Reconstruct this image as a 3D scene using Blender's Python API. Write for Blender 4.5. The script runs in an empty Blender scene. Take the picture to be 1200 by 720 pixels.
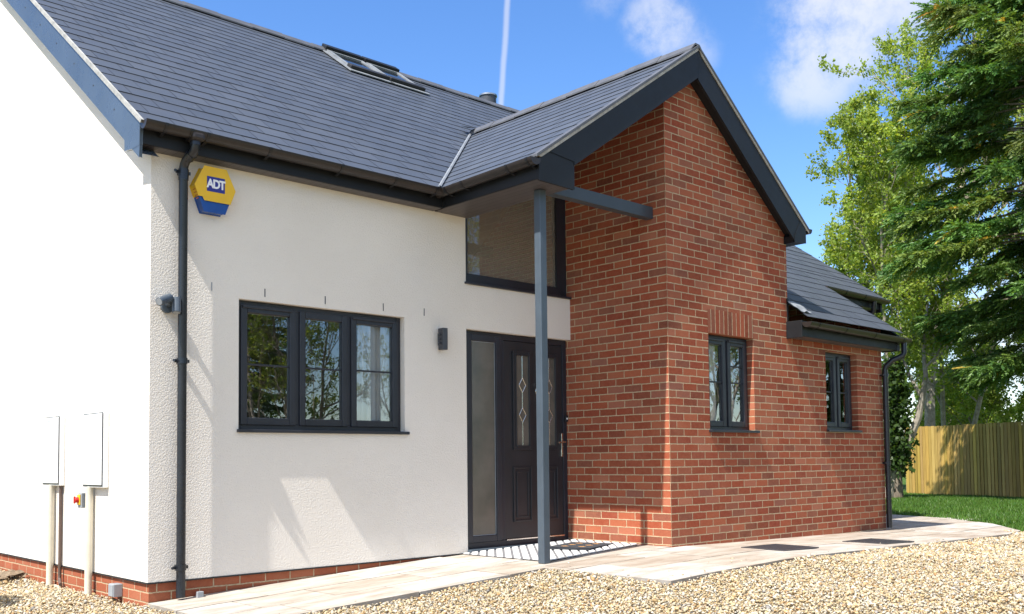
import bpy, bmesh, math, random
import numpy as np
from mathutils import Vector, Matrix, Quaternion
random.seed(7); RNG = np.random.default_rng(11)
S = bpy.context.scene; COL = S.collection
R = math.radians

# ------------------------------------------------------------------ render / view
S.render.engine = 'CYCLES'
S.cycles.use_denoising = True
S.cycles.max_bounces = 8; S.cycles.diffuse_bounces = 4; S.cycles.glossy_bounces = 4
S.cycles.transparent_max_bounces = 12; S.cycles.transmission_bounces = 6
S.cycles.sample_clamp_indirect = 8
S.view_settings.view_transform = 'Standard'; S.view_settings.look = 'None'
S.view_settings.gamma = 1; S.view_settings.use_curve_mapping = False
S.view_settings.exposure = 0.92

# ------------------------------------------------------------------ materials
def mat(name, col=(.5,.5,.5), rough=.6, metal=0, spec=.5, coat=0):
    m = bpy.data.materials.new(name); m.use_nodes = True
    b = m.node_tree.nodes['Principled BSDF']
    b.inputs['Base Color'].default_value = (*col, 1); b.inputs['Roughness'].default_value = rough
    b.inputs['Metallic'].default_value = metal; b.inputs['Specular IOR Level'].default_value = spec
    b.inputs['Coat Weight'].default_value = coat
    return m
class NT:
    """small node helper"""
    def __init__(s, m): s.t = m.node_tree; s.n = s.t.nodes; s.b = s.n.get('Principled BSDF')
    def new(s, t, **k):
        n = s.n.new(t)
        for a, v in k.items(): setattr(n, a, v)
        return n
    def link(s, a, b): s.t.links.new(a, b)
    def put(s, sock, v):
        if isinstance(v, bpy.types.NodeSocket): s.link(v, sock)
        else: sock.default_value = v
    def math(s, op, a, b=None, c=None, clamp=False):
        n = s.new('ShaderNodeMath', operation=op); n.use_clamp = clamp
        for i, v in enumerate((a, b, c)):
            if v is not None: s.put(n.inputs[i], v)
        return n.outputs[0]
    def noise(s, vec, scale, detail=4, rough=.6, out='Fac'):
        n = s.new('ShaderNodeTexNoise'); s.put(n.inputs['Scale'], scale)
        n.inputs['Detail'].default_value = detail; n.inputs['Roughness'].default_value = rough
        if vec is not None: s.link(vec, n.inputs['Vector'])
        return n.outputs[out]
    def ramp(s, fac, stops, interp='LINEAR'):
        n = s.new('ShaderNodeValToRGB'); r = n.color_ramp; r.interpolation = interp
        while len(r.elements) < len(stops): r.elements.new(.5)
        for e, (p, c) in zip(r.elements, stops):
            e.position = p; e.color = (*c, 1) if len(c) == 3 else c
        s.link(fac, n.inputs[0]); return n.outputs[0]
    def mix(s, fac, a, b, blend='MIX'):
        n = s.new('ShaderNodeMix', data_type='RGBA', blend_type=blend)
        s.put(n.inputs['Factor'], fac)
        for nm, v in (('A', a), ('B', b)):
            sk = [i for i in n.inputs if i.name == nm and i.type == 'RGBA'][0]
            if isinstance(v, tuple): sk.default_value = (*v, 1) if len(v) == 3 else v
            else: s.link(v, sk)
        return [o for o in n.outputs if o.type == 'RGBA'][0]
    def bump(s, h, dist, strength=1., normal=None):
        n = s.new('ShaderNodeBump'); n.inputs['Strength'].default_value = strength
        n.inputs['Distance'].default_value = dist; s.link(h, n.inputs['Height'])
        if normal is not None: s.link(normal, n.inputs['Normal'])
        return n.outputs[0]
    def obj(s): return s.new('ShaderNodeTexCoord').outputs['Object']
    def uv(s): return s.new('ShaderNodeTexCoord').outputs['UV']
    def attr(s, name='Col'):
        return s.new('ShaderNodeAttribute', attribute_name=name).outputs['Color']
    def sep(s, v):
        n = s.new('ShaderNodeSeparateXYZ'); s.link(v, n.inputs[0]); return n.outputs
    def comb(s, x, y, z=0.):
        n = s.new('ShaderNodeCombineXYZ')
        for i, v in enumerate((x, y, z)): s.put(n.inputs[i], v)
        return n.outputs[0]
    def out(s, col=None, normal=None, rough=None):
        if col is not None: s.link(col, s.b.inputs['Base Color'])
        if normal is not None: s.link(normal, s.b.inputs['Normal'])
        if rough is not None: s.link(rough, s.b.inputs['Roughness'])

def vary(name, col, rough=.5, amt=.12, scale=3., bump=0., bscale=80., **k):
    """painted / plastic surface with slight blotches and fine bump"""
    m = mat(name, col, rough, **k); t = NT(m); o = t.obj()
    f = t.noise(o, scale, 5)
    lo = tuple(c*(1-amt) for c in col); hi = tuple(min(1, c*(1+amt)) for c in col)
    t.out(col=t.ramp(f, [(.3, lo), (.7, hi)]),
          rough=t.math('ADD', t.math('MULTIPLY', t.noise(o, scale*4, 4), .22), rough-.11))
    if bump: t.out(normal=t.bump(t.noise(o, bscale, 3), bump, .6))
    return m

def make_brick(name, L=.225, H=.075, u_off=0., stops=None, dark=1.):
    m = mat(name, (.3,.1,.07), .85, spec=.25); t = NT(m)
    o = t.sep(t.uv()); u, v = o[0], o[1]
    wob = t.math('MULTIPLY', t.math('SUBTRACT', t.noise(t.uv(), 9, 3), .5), .010)
    row = t.math('FLOOR', t.math('DIVIDE', v, H))
    fv = t.math('SUBTRACT', v, t.math('MULTIPLY', row, H))
    par = t.math('MODULO', t.math('ADD', row, 1000.), 2.)
    uu = t.math('ADD', t.math('ADD', u, wob), t.math('ADD', t.math('MULTIPLY', par, L/2), 100*L+u_off))
    cidx = t.math('FLOOR', t.math('DIVIDE', uu, L))
    fu = t.math('SUBTRACT', uu, t.math('MULTIPLY', cidx, L))
    fvw = t.math('ADD', fv, wob)
    du = t.math('MINIMUM', fu, t.math('SUBTRACT', L, fu))
    dv = t.math('MINIMUM', fvw, t.math('SUBTRACT', H, fvw))
    d = t.math('MINIMUM', du, dv)
    rag = t.math('MULTIPLY', t.math('SUBTRACT', t.noise(t.uv(), 75, 4), .5), .009)
    mk = t.new('ShaderNodeMapRange'); mk.inputs['From Min'].default_value = .0040; mk.inputs['From Max'].default_value = .0064
    t.link(t.math('ADD', d, rag), mk.inputs['Value']); mask = mk.outputs[0]
    wn = t.new('ShaderNodeTexWhiteNoise', noise_dimensions='2D'); t.link(t.comb(cidx, row), wn.inputs['Vector'])
    base = t.ramp(wn.outputs['Value'], stops or [(0, (.17,.062,.042)), (.08, (.25,.064,.036)), (.22, (.345,.084,.046)), (.40, (.27,.064,.040)), (.52, (.375,.102,.057)),
            (.64, (.415,.132,.074)), (.76, (.33,.108,.066)), (.85, (.215,.082,.056)), (.93, (.455,.172,.108)), (1., (.26,.108,.080))])
    n1 = t.noise(t.uv(), 24, 6, .78)
    base = t.mix(t.math('MULTIPLY', t.math('SUBTRACT', n1, .4, clamp=True), 1.25), base, (.44,.18,.105))
    base = t.mix(t.math('MULTIPLY', t.noise(t.uv(), 90, 3), .42), base, (.12,.042,.028))
    big = t.noise(t.uv(), 1.3, 4)                                   # lime bloom and weathering over the wall
    base = t.mix(t.math('MULTIPLY', t.math('SUBTRACT', big, .47, clamp=True), 1.0), base, (.46,.24,.15))
    mort = t.ramp(t.noise(t.uv(), 30, 4), [(.3, (.37,.265,.155)), (.7, (.53,.41,.27))])
    hs = t.new('ShaderNodeHueSaturation'); hs.inputs['Saturation'].default_value = 1.06; hs.inputs['Value'].default_value = 1.0; hs.inputs['Hue'].default_value = .5; t.link(base, hs.inputs['Color']); base = hs.outputs[0]
    t.out(col=t.mix(mask, mort, base))
    h = t.math('ADD', t.math('MULTIPLY', mask, .7), t.math('MULTIPLY', n1, .3))
    t.out(normal=t.bump(h, .006, .8))
    return m

M = {}
M['brick'] = make_brick('brick_red')
M['brick_side'] = make_brick('brick_red_return', u_off=.1125)
M['brick_soldier'] = make_brick('brick_soldier', L=.075, H=.45, u_off=.02)
M['brick_plinth'] = make_brick('brick_plinth', u_off=.05, stops=[(0, (.30,.085,.045)), (.4, (.36,.11,.06)), (.7, (.33,.10,.055)), (1., (.40,.14,.08))])
# rough-cast render
m = mat('render_cream', (.60,.58,.555), .9, spec=.15); t = NT(m); o = t.obj()
vo = t.new('ShaderNodeTexVoronoi', feature='SMOOTH_F1'); vo.inputs['Scale'].default_value = 105; t.link(o, vo.inputs['Vector'])
h = t.math('ADD', t.math('MULTIPLY', t.noise(o, 72, 3, .55), 1.), t.math('MULTIPLY', vo.outputs['Distance'], .5))
t.out(col=t.ramp(t.noise(o, 1.1, 5), [(.3, (.755,.702,.630)), (.7, (.80,.749,.678))]), normal=t.bump(h, .0044, 1.))
M['render'] = m
M['frame'] = vary('frame_anthracite', (.020,.022,.030), .38, .15, 5, .0006, 300)
M['door'] = vary('door_anthracite', (.021,.022,.026), .42, .15, 5, .0008, 220)
M['fascia'] = vary('fascia_anthracite', (.0085,.0095,.0115), .52, .2, 2.5, spec=.35)
M['barge'] = vary('bargeboard_bluegrey', (.062,.080,.102), .28, .18, 1.6)
M['strap'] = mat('gutter_strap', (.006,.006,.007), .4)
M['gutter'] = vary('gutter_black', (.026,.021,.019), .36, .2, 4, spec=.4)
M['pipe'] = vary('downpipe_black', (.013,.016,.022), .3, .2, 4)
M['beam'] = vary('beam_grey', (.040,.052,.066), .45, .12, 4)
M['post'] = vary('post_bluegrey', (.058,.078,.100), .4, .12, 4)
M['steel'] = mat('chrome', (.7,.68,.65), .18, 1)
M['lead'] = vary('lead_flashing', (.20,.215,.23), .5, .25, 6, .003, 30)
M['cement'] = vary('verge_cement', (.30,.30,.285), .8, .3, 14, .004, 60)
M['undercloak'] = vary('undercloak', (.36,.34,.30), .8, .25, 14)
M['grey_plastic'] = vary('grey_plastic', (.28,.30,.32), .45, .1, 6)
M['dark_plastic'] = vary('dark_plastic', (.05,.055,.065), .4, .1, 6)
M['white_plastic'] = vary('meter_box_white', (.80,.80,.78), .4, .03, 3)
M['cream_pipe'] = vary('cream_pipe', (.62,.58,.47), .45, .08, 5)
M['brown_pipe'] = vary('brown_pipe', (.10,.065,.05), .5, .2, 5)
M['yellow'] = vary('alarm_yellow', (.78,.47,.008), .38, .05, 6)
M['yellow2'] = mat('switch_yellow', (.85,.50,.01), .4)
M['red'] = mat('switch_red', (.55,.02,.015), .35)
M['blue'] = vary('alarm_blue', (.012,.070,.30), .22, .1, 6)
M['logo_blue'] = mat('logo_blue', (.018,.022,.24), .35)
M['logo_white'] = mat('logo_white', (.85,.86,.9), .4)
M['logo_red'] = mat('logo_red', (.5,.10,.01), .4)
M['black'] = mat('black_matt', (.012,.012,.013), .6)
M['interior'] = mat('interior_plaster', (.30,.28,.26), .9)
M['curtain'] = vary('curtain_voile', (.88,.87,.85), .9, .05, 5)
M['flue'] = mat('flue_steel', (.45,.45,.44), .35, 1)
m = mat('soffit_boards', (.055,.048,.050), .45); t = NT(m); o = t.sep(t.obj())
fr = t.math('FRACT', t.math('DIVIDE', o[0], .075)); line = t.math('LESS_THAN', fr, .07)
g = t.noise(t.comb(t.math('MULTIPLY', o[0], 90), t.math('MULTIPLY', o[1], 5), o[2]), 1, 4)
t.out(col=t.mix(line, t.ramp(g, [(.3, (.060,.052,.055)), (.7, (.10,.088,.088))]), (.012,.011,.012))); M['soffit'] = m
# slates: colour per slate + faint streaks
m = mat('slate_grey', (.09,.1,.11), .5, spec=.45); t = NT(m); o = t.obj()
c = t.mix(1., t.attr(), t.ramp(t.noise(o, 2.2, 5), [(.3, (.91,.92,.93)), (.7, (1.06,1.05,1.04))]), 'MULTIPLY')
lich = t.math('GREATER_THAN', t.noise(o, 17, 2, .5), .78)
c = t.mix(t.math('MULTIPLY', lich, .5), c, (.34,.34,.32))
t.out(col=c, normal=t.bump(t.noise(o, 45, 4), .0025, .5), rough=t.math('ADD', t.math('MULTIPLY', t.noise(o, 9, 3), .2), .38)); M['slate'] = m
M['underlay'] = mat('roof_underlay', (.01,.01,.011), .9)
M['ridge'] = vary('ridge_tile', (.085,.088,.097), .5, .2, 5, .002, 50)

def glass(name, tint=(.82,.85,.84), boost=2.2, add=.03, rough=0.0, veil=0.):
    m = bpy.data.materials.new(name); m.use_nodes = True; t = NT(m); t.n.remove(t.b)
    fr = t.new('ShaderNodeFresnel'); fr.inputs['IOR'].default_value = 1.5
    fac = t.math('ADD', t.math('MULTIPLY', fr.outputs[0], boost), add, clamp=True)
    tr = t.new('ShaderNodeBsdfTransparent'); tr.inputs[0].default_value = (*tint, 1)
    gl = t.new('ShaderNodeBsdfGlossy'); gl.inputs['Roughness'].default_value = rough
    if rough == 0:
        t.link(t.bump(t.noise(t.obj(), 2.2, 2), .004, .10), gl.inputs['Normal'])
    mx = t.new('ShaderNodeMixShader'); t.link(fac, mx.inputs[0]); t.link(tr.outputs[0], mx.inputs[1]); t.link(gl.outputs[0], mx.inputs[2])
    o = mx.outputs[0]
    if veil:
        df = t.new('ShaderNodeBsdfDiffuse'); df.inputs[0].default_value = (.40,.345,.27,1); m2 = t.new('ShaderNodeMixShader'); m2.inputs[0].default_value = veil
        t.link(o, m2.inputs[1]); t.link(df.outputs[0], m2.inputs[2]); o = m2.outputs[0]
    t.link(o, t.n['Material Output'].inputs[0]); return m
M['glass'] = glass('window_glass', boost=3.0, add=.11, tint=(.9,.92,.91))
M['glass_veiled'] = glass('veiled_glass', boost=2.0, add=.08, veil=.42)  # tan veil mixed into the colour for hazy brick reflection and room tone
m = mat('obscure_glass', (.10,.098,.085), .12, spec=.7); t = NT(m)
t.out(col=t.ramp(t.noise(t.obj(), 3, 3), [(.3, (.085,.085,.072)), (.7, (.14,.13,.11))]), normal=t.bump(t.noise(t.obj(), 140, 2), .002, .5)); M['obscure'] = m

# ground materials
m = mat('paving_stone', (.4,.34,.28), .75, spec=.3); t = NT(m); o = t.obj()
st = t.noise(t.comb(t.math('MULTIPLY', t.sep(o)[0], 1.6), t.math('MULTIPLY', t.sep(o)[1], 5.5), 0.), 1.3, 6, .62)
c = t.mix(1., t.attr(), t.ramp(st, [(.30, (.80,.72,.65)), (.45, (1.,.97,.93)), (.60, (1.22,1.24,1.25))]), 'MULTIPLY')
c = t.mix(t.math('MULTIPLY', t.math('GREATER_THAN', t.noise(o, 38, 3), .66), .25), c, (.23,.18,.13))
t.out(col=c, normal=t.bump(t.math('ADD', t.noise(o, 14, 5), t.noise(o, 90, 3)), .004, .5)); M['paving'] = m
M['joint'] = vary('paving_joint', (.50,.47,.42), .95, .2, 20, .003, 120)
m = mat('gravel_bed', (.3,.24,.15), .95); t = NT(m); o = t.obj()
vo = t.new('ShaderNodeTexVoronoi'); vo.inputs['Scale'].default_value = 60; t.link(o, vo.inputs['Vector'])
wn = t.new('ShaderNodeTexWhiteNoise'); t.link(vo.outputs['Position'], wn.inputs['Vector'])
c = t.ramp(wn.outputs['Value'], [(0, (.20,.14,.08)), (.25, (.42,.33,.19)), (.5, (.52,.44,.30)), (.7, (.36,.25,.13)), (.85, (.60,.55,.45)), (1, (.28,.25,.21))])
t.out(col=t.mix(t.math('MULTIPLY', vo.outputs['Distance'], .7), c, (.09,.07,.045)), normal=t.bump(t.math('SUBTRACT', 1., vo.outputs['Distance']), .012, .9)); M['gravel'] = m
m = mat('pebble', (.5,.4,.3), .7, spec=.3); t = NT(m)
t.out(col=t.mix(1., t.attr(), t.ramp(t.noise(t.obj(), 110, 3), [(.3, (.75,.74,.72)), (.7, (1.15,1.15,1.15))]), 'MULTIPLY')); M['pebble'] = m
m = mat('turf', (.05,.09,.02), .95, spec=.1); t = NT(m); o = t.obj()
t.out(col=t.ramp(t.noise(o, 1.2, 6), [(.3, (.035,.075,.012)), (.7, (.075,.13,.022))]), normal=t.bump(t.noise(o, 60, 4), .03, .8)); M['turf'] = m
M['kerb'] = vary('edging', (.26,.23,.20), .9, .2, 15, .003, 90)

def leafmat(name, trans=.35, rough=.45):
    m = mat(name, (.06,.1,.02), rough, spec=.35); t = NT(m)
    a = t.attr(); t.link(a, t.b.inputs['Base Color'])
    tl = t.new('ShaderNodeBsdfTranslucent'); t.link(t.mix(1., a, (1.5,1.35,.55), 'MULTIPLY'), tl.inputs[0])
    mx = t.new('ShaderNodeMixShader'); mx.inputs[0].default_value = trans
    t.link(t.b.outputs[0], mx.inputs[1]); t.link(tl.outputs[0], mx.inputs[2])
    t.link(mx.outputs[0], t.n['Material Output'].inputs[0]); return m
M['leaf'] = leafmat('leaves_broad', .5); M['needle'] = leafmat('leaves_cypress', .32, .5); M['grass'] = leafmat('grass_blades', .3)
m = mat('bark', (.16,.13,.1), .9, spec=.2); t = NT(m); o = t.sep(t.obj())
f = t.noise(t.comb(t.math('MULTIPLY', o[0], 14), t.math('MULTIPLY', o[1], 14), t.math('MULTIPLY', o[2], 2.5)), 1, 5)
t.out(col=t.ramp(f, [(.3, (.10,.075,.055)), (.7, (.27,.23,.18))]), normal=t.bump(f, .02, .8)); M['bark'] = m
m = mat('bark_pale', (.3,.27,.22), .85, spec=.2); t = NT(m); f = t.noise(t.obj(), 9, 5)
t.out(col=t.ramp(f, [(.3, (.17,.145,.115)), (.7, (.38,.34,.28))]), normal=t.bump(f, .01, .6)); M['bark_pale'] = m
m = mat('fence_timber', (.3,.2,.08), .8, spec=.25); t = NT(m); o = t.obj(); s_ = t.sep(o)
g = t.noise(t.comb(t.math('MULTIPLY', s_[0], 30), t.math('MULTIPLY', s_[1], 30), t.math('MULTIPLY', s_[2], 2)), 1, 5)
c = t.mix(1., t.attr(), t.ramp(g, [(.3, (.78,.75,.68)), (.7, (1.16,1.15,1.1))]), 'MULTIPLY'); t.out(col=c, normal=t.bump(g, .004, .6)); M['timber'] = m
M['stump'] = vary('dry_bark', (.20,.15,.10), .95, .4, 20, .01, 40)
M['mat_fibre'] = vary('doormat_fibre', (.030,.034,.042), .95, .3, 40, .004, 300)
M['mat_motif'] = vary('doormat_motif', (.52,.27,.10), .9, .2, 40)
M['grate'] = vary('drain_grate', (.045,.045,.05), .5, .2, 20)
M['rib'] = vary('stripe_pale', (.66,.66,.66), .6, .08, 10)
M['rib_dark'] = vary('stripe_dark', (.16,.16,.17), .8, .2, 10)
M['terracotta'] = vary('terracotta', (.33,.13,.07), .85, .2, 8)

# ------------------------------------------------------------------ mesh builder
ORG = {}
def tag(o, label=None, cat=None, group=None, kind=None):
    if label: o['label'] = label
    if cat: o['category'] = cat
    if group: o['group'] = group
    if kind: o['kind'] = kind
    return o
def empty(name, loc, label, cat, group=None):
    e = bpy.data.objects.new(name, None); e.location = loc; e.empty_display_size = .1; COL.objects.link(e)
    ORG[e] = Vector(loc); return tag(e, label, cat, group)
class MB:
    def __init__(s): s.v = []; s.f = []; s.uv = []; s.c = []; s.mi = []
    def face(s, pts, uv=None, col=(1,1,1), mi=0):
        i = len(s.v); s.v += [tuple(p) for p in pts]; s.f.append(tuple(range(i, i+len(pts))))
        s.uv.append(uv or [(0,0)]*len(pts)); s.c.append(col); s.mi.append(mi)
    def shared(s, verts, faces, col=(1,1,1), mi=0):
        i = len(s.v); s.v += [tuple(p) for p in verts]
        for f in faces: s.f.append(tuple(i+k for k in f)); s.uv.append([(0,0)]*len(f)); s.c.append(col); s.mi.append(mi)
    def box(s, x0, x1, y0, y1, z0, z1, col=(1,1,1), mi=0):
        v = [(x,y,z) for z in (z0,z1) for x,y in ((x0,y0),(x1,y0),(x1,y1),(x0,y1))]
        s.shared(v, [(3,2,1,0),(4,5,6,7),(0,1,5,4),(1,2,6,5),(2,3,7,6),(3,0,4,7)], col, mi); return s
    def prism(s, poly, axis, a, b, col=(1,1,1), mi=0):
        """poly of 2D points, extruded along axis (0 x, 1 y, 2 z) from a to b"""
        def P(p, t): q = list(p); q.insert(axis, t); return tuple(q)
        n = len(poly); v = [P(p, a) for p in poly]+[P(p, b) for p in poly]
        s.shared(v, [tuple(range(n)), tuple(range(2*n-1, n-1, -1))]+[(i, (i+1) % n+0, (i+1) % n+n, i+n) for i in range(n)], col, mi); return s
    def tube(s, path, r, seg=10, cap=True, col=(1,1,1), mi=0):
        path = [Vector(p) for p in path]; n = len(path); rs = r if isinstance(r, (list, tuple)) else [r]*n
        vs = []; up = None
        for i, p in enumerate(path):
            d = (path[min(i+1, n-1)]-path[max(i-1, 0)]).normalized()
            if up is None: up = d.orthogonal().normalized()
            a = (up-d*up.dot(d)); a = a.normalized() if a.length > 1e-6 else d.orthogonal().normalized(); up = a
            b = d.cross(a)
            vs += [p+(a*math.cos(2*math.pi*k/seg)+b*math.sin(2*math.pi*k/seg))*rs[i] for k in range(seg)]
        fs = [(i*seg+k, i*seg+(k+1) % seg, (i+1)*seg+(k+1) % seg, (i+1)*seg+k) for i in range(n-1) for k in range(seg)]
        if cap: fs += [tuple(range(seg-1, -1, -1)), tuple(range((n-1)*seg, n*seg))]
        s.shared(vs, fs, col, mi); return s
    def build(s, name, m, parent=None, bevel=0, smooth=False, org=None):
        me = bpy.data.meshes.new(name); og = Vector(org) if org else (ORG.get(parent, Vector((0,0,0))) if parent else Vector((0,0,0)))
        me.from_pydata([Vector(v)-og for v in s.v], [], s.f)
        for k in (m if isinstance(m, (list, tuple)) else [m]): me.materials.append(k)
        u = me.uv_layers.new(name='UVMap'); flat = [c for f in s.uv for q in f for c in q]
        u.data.foreach_set('uv', flat)
        if any(mi for mi in s.mi): me.polygons.foreach_set('material_index', s.mi)
        if any(c != (1,1,1) for c in s.c):
            a = me.attributes.new('Col', 'FLOAT_COLOR', 'FACE'); a.data.foreach_set('color', [x for c in s.c for x in (*c, 1)])
        if smooth:
            me.polygons.foreach_set('use_smooth', [True]*len(me.polygons))
            try: me.set_sharp_from_angle(angle=R(40))
            except Exception: pass
        o = bpy.data.objects.new(name, me); COL.objects.link(o)
        if parent: o.parent = parent
        else: o.location = og
        ORG[o] = og
        if bevel:
            b = o.modifiers.new('bevel', 'BEVEL'); b.width = bevel; b.segments = 2; b.limit_method = 'ANGLE'; b.angle_limit = R(40)
        return o
def big_mesh(name, verts, faces, m, parent=None, cols=None, org=(0,0,0)):
    """numpy mesh; faces an (n,k) array of equal-size polygons; cols one rgb per face"""
    me = bpy.data.meshes.new(name); n, k = faces.shape; verts = verts-np.array(org)
    me.vertices.add(len(verts)); me.vertices.foreach_set('co', verts.astype(np.float32).ravel())
    me.loops.add(n*k); me.loops.foreach_set('vertex_index', faces.astype(np.int32).ravel())
    me.polygons.add(n); me.polygons.foreach_set('loop_start', np.arange(0, n*k, k, dtype=np.int32))
    me.update(calc_edges=True); me.materials.append(m)
    if cols is not None:
        a = me.attributes.new('Col', 'FLOAT_COLOR', 'FACE')
        a.data.foreach_set('color', np.concatenate([cols, np.ones((n,1))], 1).astype(np.float32).ravel())
    o = bpy.data.objects.new(name, me); COL.objects.link(o)
    if parent: o.parent = parent
    else: o.location = org
    ORG[o] = Vector(org); return o
def clip(poly, half):
    """Sutherland-Hodgman: keep a*x+b*y<=c for each (a,b,c)"""
    for a, b, c in half:
        out = []
        for i, p in enumerate(poly):
            q = poly[(i+1) % len(poly)]; dp = a*p[0]+b*p[1]-c; dq = a*q[0]+b*q[1]-c
            if dp <= 1e-9: out.append(p)
            if (dp < -1e-9 and dq > 1e-9) or (dp > 1e-9 and dq < -1e-9):
                t_ = dp/(dp-dq); out.append((p[0]+t_*(q[0]-p[0]), p[1]+t_*(q[1]-p[1])))
        poly = out
        if len(poly) < 3: return []
    return poly
def halves(conv):
    """half-planes of a counter-clockwise convex polygon"""
    hs = []
    for i, p in enumerate(conv):
        q = conv[(i+1) % len(conv)]; a, b = q[1]-p[1], -(q[0]-p[0]); hs.append((a, b, a*p[0]+b*p[1]))
    return hs

# ------------------------------------------------------------------ main dimensions
ZR = -.046            # bottom edge of the render
XB, YB = 4.565, -1.304  # brick porch corner
PIT = .713
def zmain(y): return 3.33+PIT*(y+.22)
RY, RZ = 4.2, 3.33+PIT*4.42          # ridge of the main roof
AX, AZ = 4.955, 4.944; ML, MRt = .69, .762   # ridge of the front gable, its two slopes
def zporch(x): return AZ-ML*(AX-x) if x < AX else AZ-MRt*(x-AX)
YV = -1.435           # front edge of the gable roof
def hgt(x): return float(np.interp(x, [-6, -.05, 0, 3, 4.5, 6.5, 9, 12.5, 24], [-.25, -.21, -.2, -.05, -.014, -.05, -.092, -.11, -.19]))

house = empty('house', (4.5, 2, 0), 'new house with cream rendered walls, red brick gable and grey slate roof', 'house')

# ------------------------------------------------------------------ walls
def wall_sheet(name, m, plane, along0, along1, z0, top, holes, breaks=(), reveal=.08, usign=1, uoff=0., tops=None, parent=house, rmat=None):
    """wall sheet facing -Y (plane=('y',Y)) or -X (('x',X)), cut into cells round its openings; top = half-planes (a,b,c) on (u,z)"""
    mb = MB(); ax, val = plane
    us = sorted({along0, along1, *[h[0] for h in holes], *[h[1] for h in holes], *breaks})
    zs = sorted({z0, 8., *[h[2] for h in holes], *[h[3] for h in holes]})
    P = (lambda u, z, d=0.: (u, val+d, z)) if ax == 'y' else (lambda u, z, d=0.: (val+d, u, z))
    for i in range(len(us)-1):
        for j in range(len(zs)-1):
            cu, cz = (us[i]+us[i+1])/2, (zs[j]+zs[j+1])/2
            if any(h[0] < cu < h[1] and h[2] < cz < h[3] for h in holes): continue
            tp = top(cu) if callable(top) else top
            p = clip([(us[i],zs[j]),(us[i+1],zs[j]),(us[i+1],zs[j+1]),(us[i],zs[j+1])], tp)
            if p: mb.face([P(*q) for q in p], [(usign*q[0]+uoff, q[1]) for q in p])
    for a, b, c, d in holes:
        for p, q in (((a,c),(a,d)), ((b,c),(b,d)), ((a,d),(b,d)), ((a,c),(b,c))):
            if d > 4:                                     # raking head: no flat lintel, jambs stop under the slope
                if p[1] == q[1] == d: continue
                if p[0] == q[0]: q = (q[0], zporch(q[0])-.08)
            dd = [reveal, 0] if p[0] == q[0] else [0, 0]
            pts = [P(*p), P(*q), P(*q, reveal), P(*p, reveal)]
            if p[0] == q[0]:
                uvs = [(usign*p[0]+uoff, p[1]), (usign*q[0]+uoff, q[1]), (usign*q[0]+uoff+reveal, q[1]), (usign*p[0]+uoff+reveal, p[1])]
            else: uvs = [(usign*p[0]+uoff, p[1]), (usign*q[0]+uoff, q[1]), (usign*q[0]+uoff, q[1]+.03), (usign*p[0]+uoff, p[1]+.03)]
            mb.face(pts, uvs)
    return mb.build(name, m, parent)

W1 = (.722, 2.365, 1.098, 2.150)        # window in the render
D1 = (3.105, XB, -.046, 2.110)          # door
W2 = (3.105, XB, 2.560, 4.7)            # raking window above
wall_sheet('render_wall', M['render'], ('y', 0.), 0, XB, ZR, lambda u: [(0,1,3.30)] if u < 3.1 else [(-ML,1,AZ-ML*AX-.06)], [W1, D1, W2], reveal=.07)
def gtop(u): return [(-PIT,1,zmain(0)-.07), (PIT,1,zmain(0)-.07+2*PIT*RY)]
wall_sheet('render_gable_wall', M['render'], ('x', 0.), 0, 2*RY, ZR, gtop, [], breaks=(RY,))
# thin metal bead under the render, then brick plinth just behind it
MB().box(-.004, XB, -.006, .02, ZR-.012, ZR-.001).box(-.006, .02, .021, 2*RY, ZR-.012, ZR-.001).build('render_bead', M['black'], house)
mb = MB()
mb.face([(.012,.012,-.5),(D1[0],.012,-.5),(D1[0],.012,ZR-.003),(.012,.012,ZR-.003)], [(0,-.5-ZR),(D1[0],-.5-ZR),(D1[0],0),(0,0)])
mb.face([(.012,2*RY,-.5),(.012,.012,-.5),(.012,.012,ZR-.003),(.012,2*RY,ZR-.003)], [(-2*RY+.1,-.5-ZR),(.1,-.5-ZR),(.1,0),(-2*RY+.1,0)])
mb.build('plinth', M['brick_plinth'], house)
# brick gable, return and wing
F1 = (5.222, 6.032, 1.118, 2.110); F2 = (7.535, 8.285, 1.150, 2.085)
def btop(u):
    if u < 6.735: return [(-ML,1,AZ-ML*AX-.09), (MRt,1,AZ+MRt*AX-.09)]
    return [(0,1,2.30)]
wall_sheet('brick_wall', M['brick'], ('y', YB), XB, 8.93, -.5, btop, [F1, F2], breaks=(AX, 6.735), reveal=.10, uoff=-XB)
wall_sheet('brick_return', M['brick_side'], ('x', XB-.0015), YB, .085, -.5, [(0,1,zporch(XB)-.09)], [], usign=1, uoff=-YB)
wall_sheet('brick_wing_end', M['brick'], ('x', 8.93), YB, 8, -.5, gtop, [], breaks=(RY,))
wall_sheet('brick_gable_side', M['brick'], ('x', 6.735), YB, 1, 2.2, lambda u: [(0,1,3.30)], [])
wall_sheet('brick_upper_wall', M['brick'], ('y', -.20), 8.93, 10.6, -.5, [(0,1,3.2)], [])
wall_sheet('brick_far_end', M['brick'], ('x', 10.6), -.20, 8, -.5, gtop, [], breaks=(RY,))
# soldier course over the gable window
a, b, z0, z1 = 5.215, 6.022, 2.112, 2.355
mb = MB(); y = YB-.003
mb.face([(a,y,z0),(b,y,z0),(b,y,z1),(a,y,z1)], [(0,.12),(b-a,.12),(b-a,.12+.21),(0,.12+.21)])
mb.face([(a,y,z0),(b,y,z0),(b,y+.003,z0),(a,y+.003,z0)]); mb.face([(a,y,z1),(b,y,z1),(b,y+.003,z1),(a,y+.003,z1)])
mb.build('soldier_course', M['brick_soldier'], house)
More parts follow.
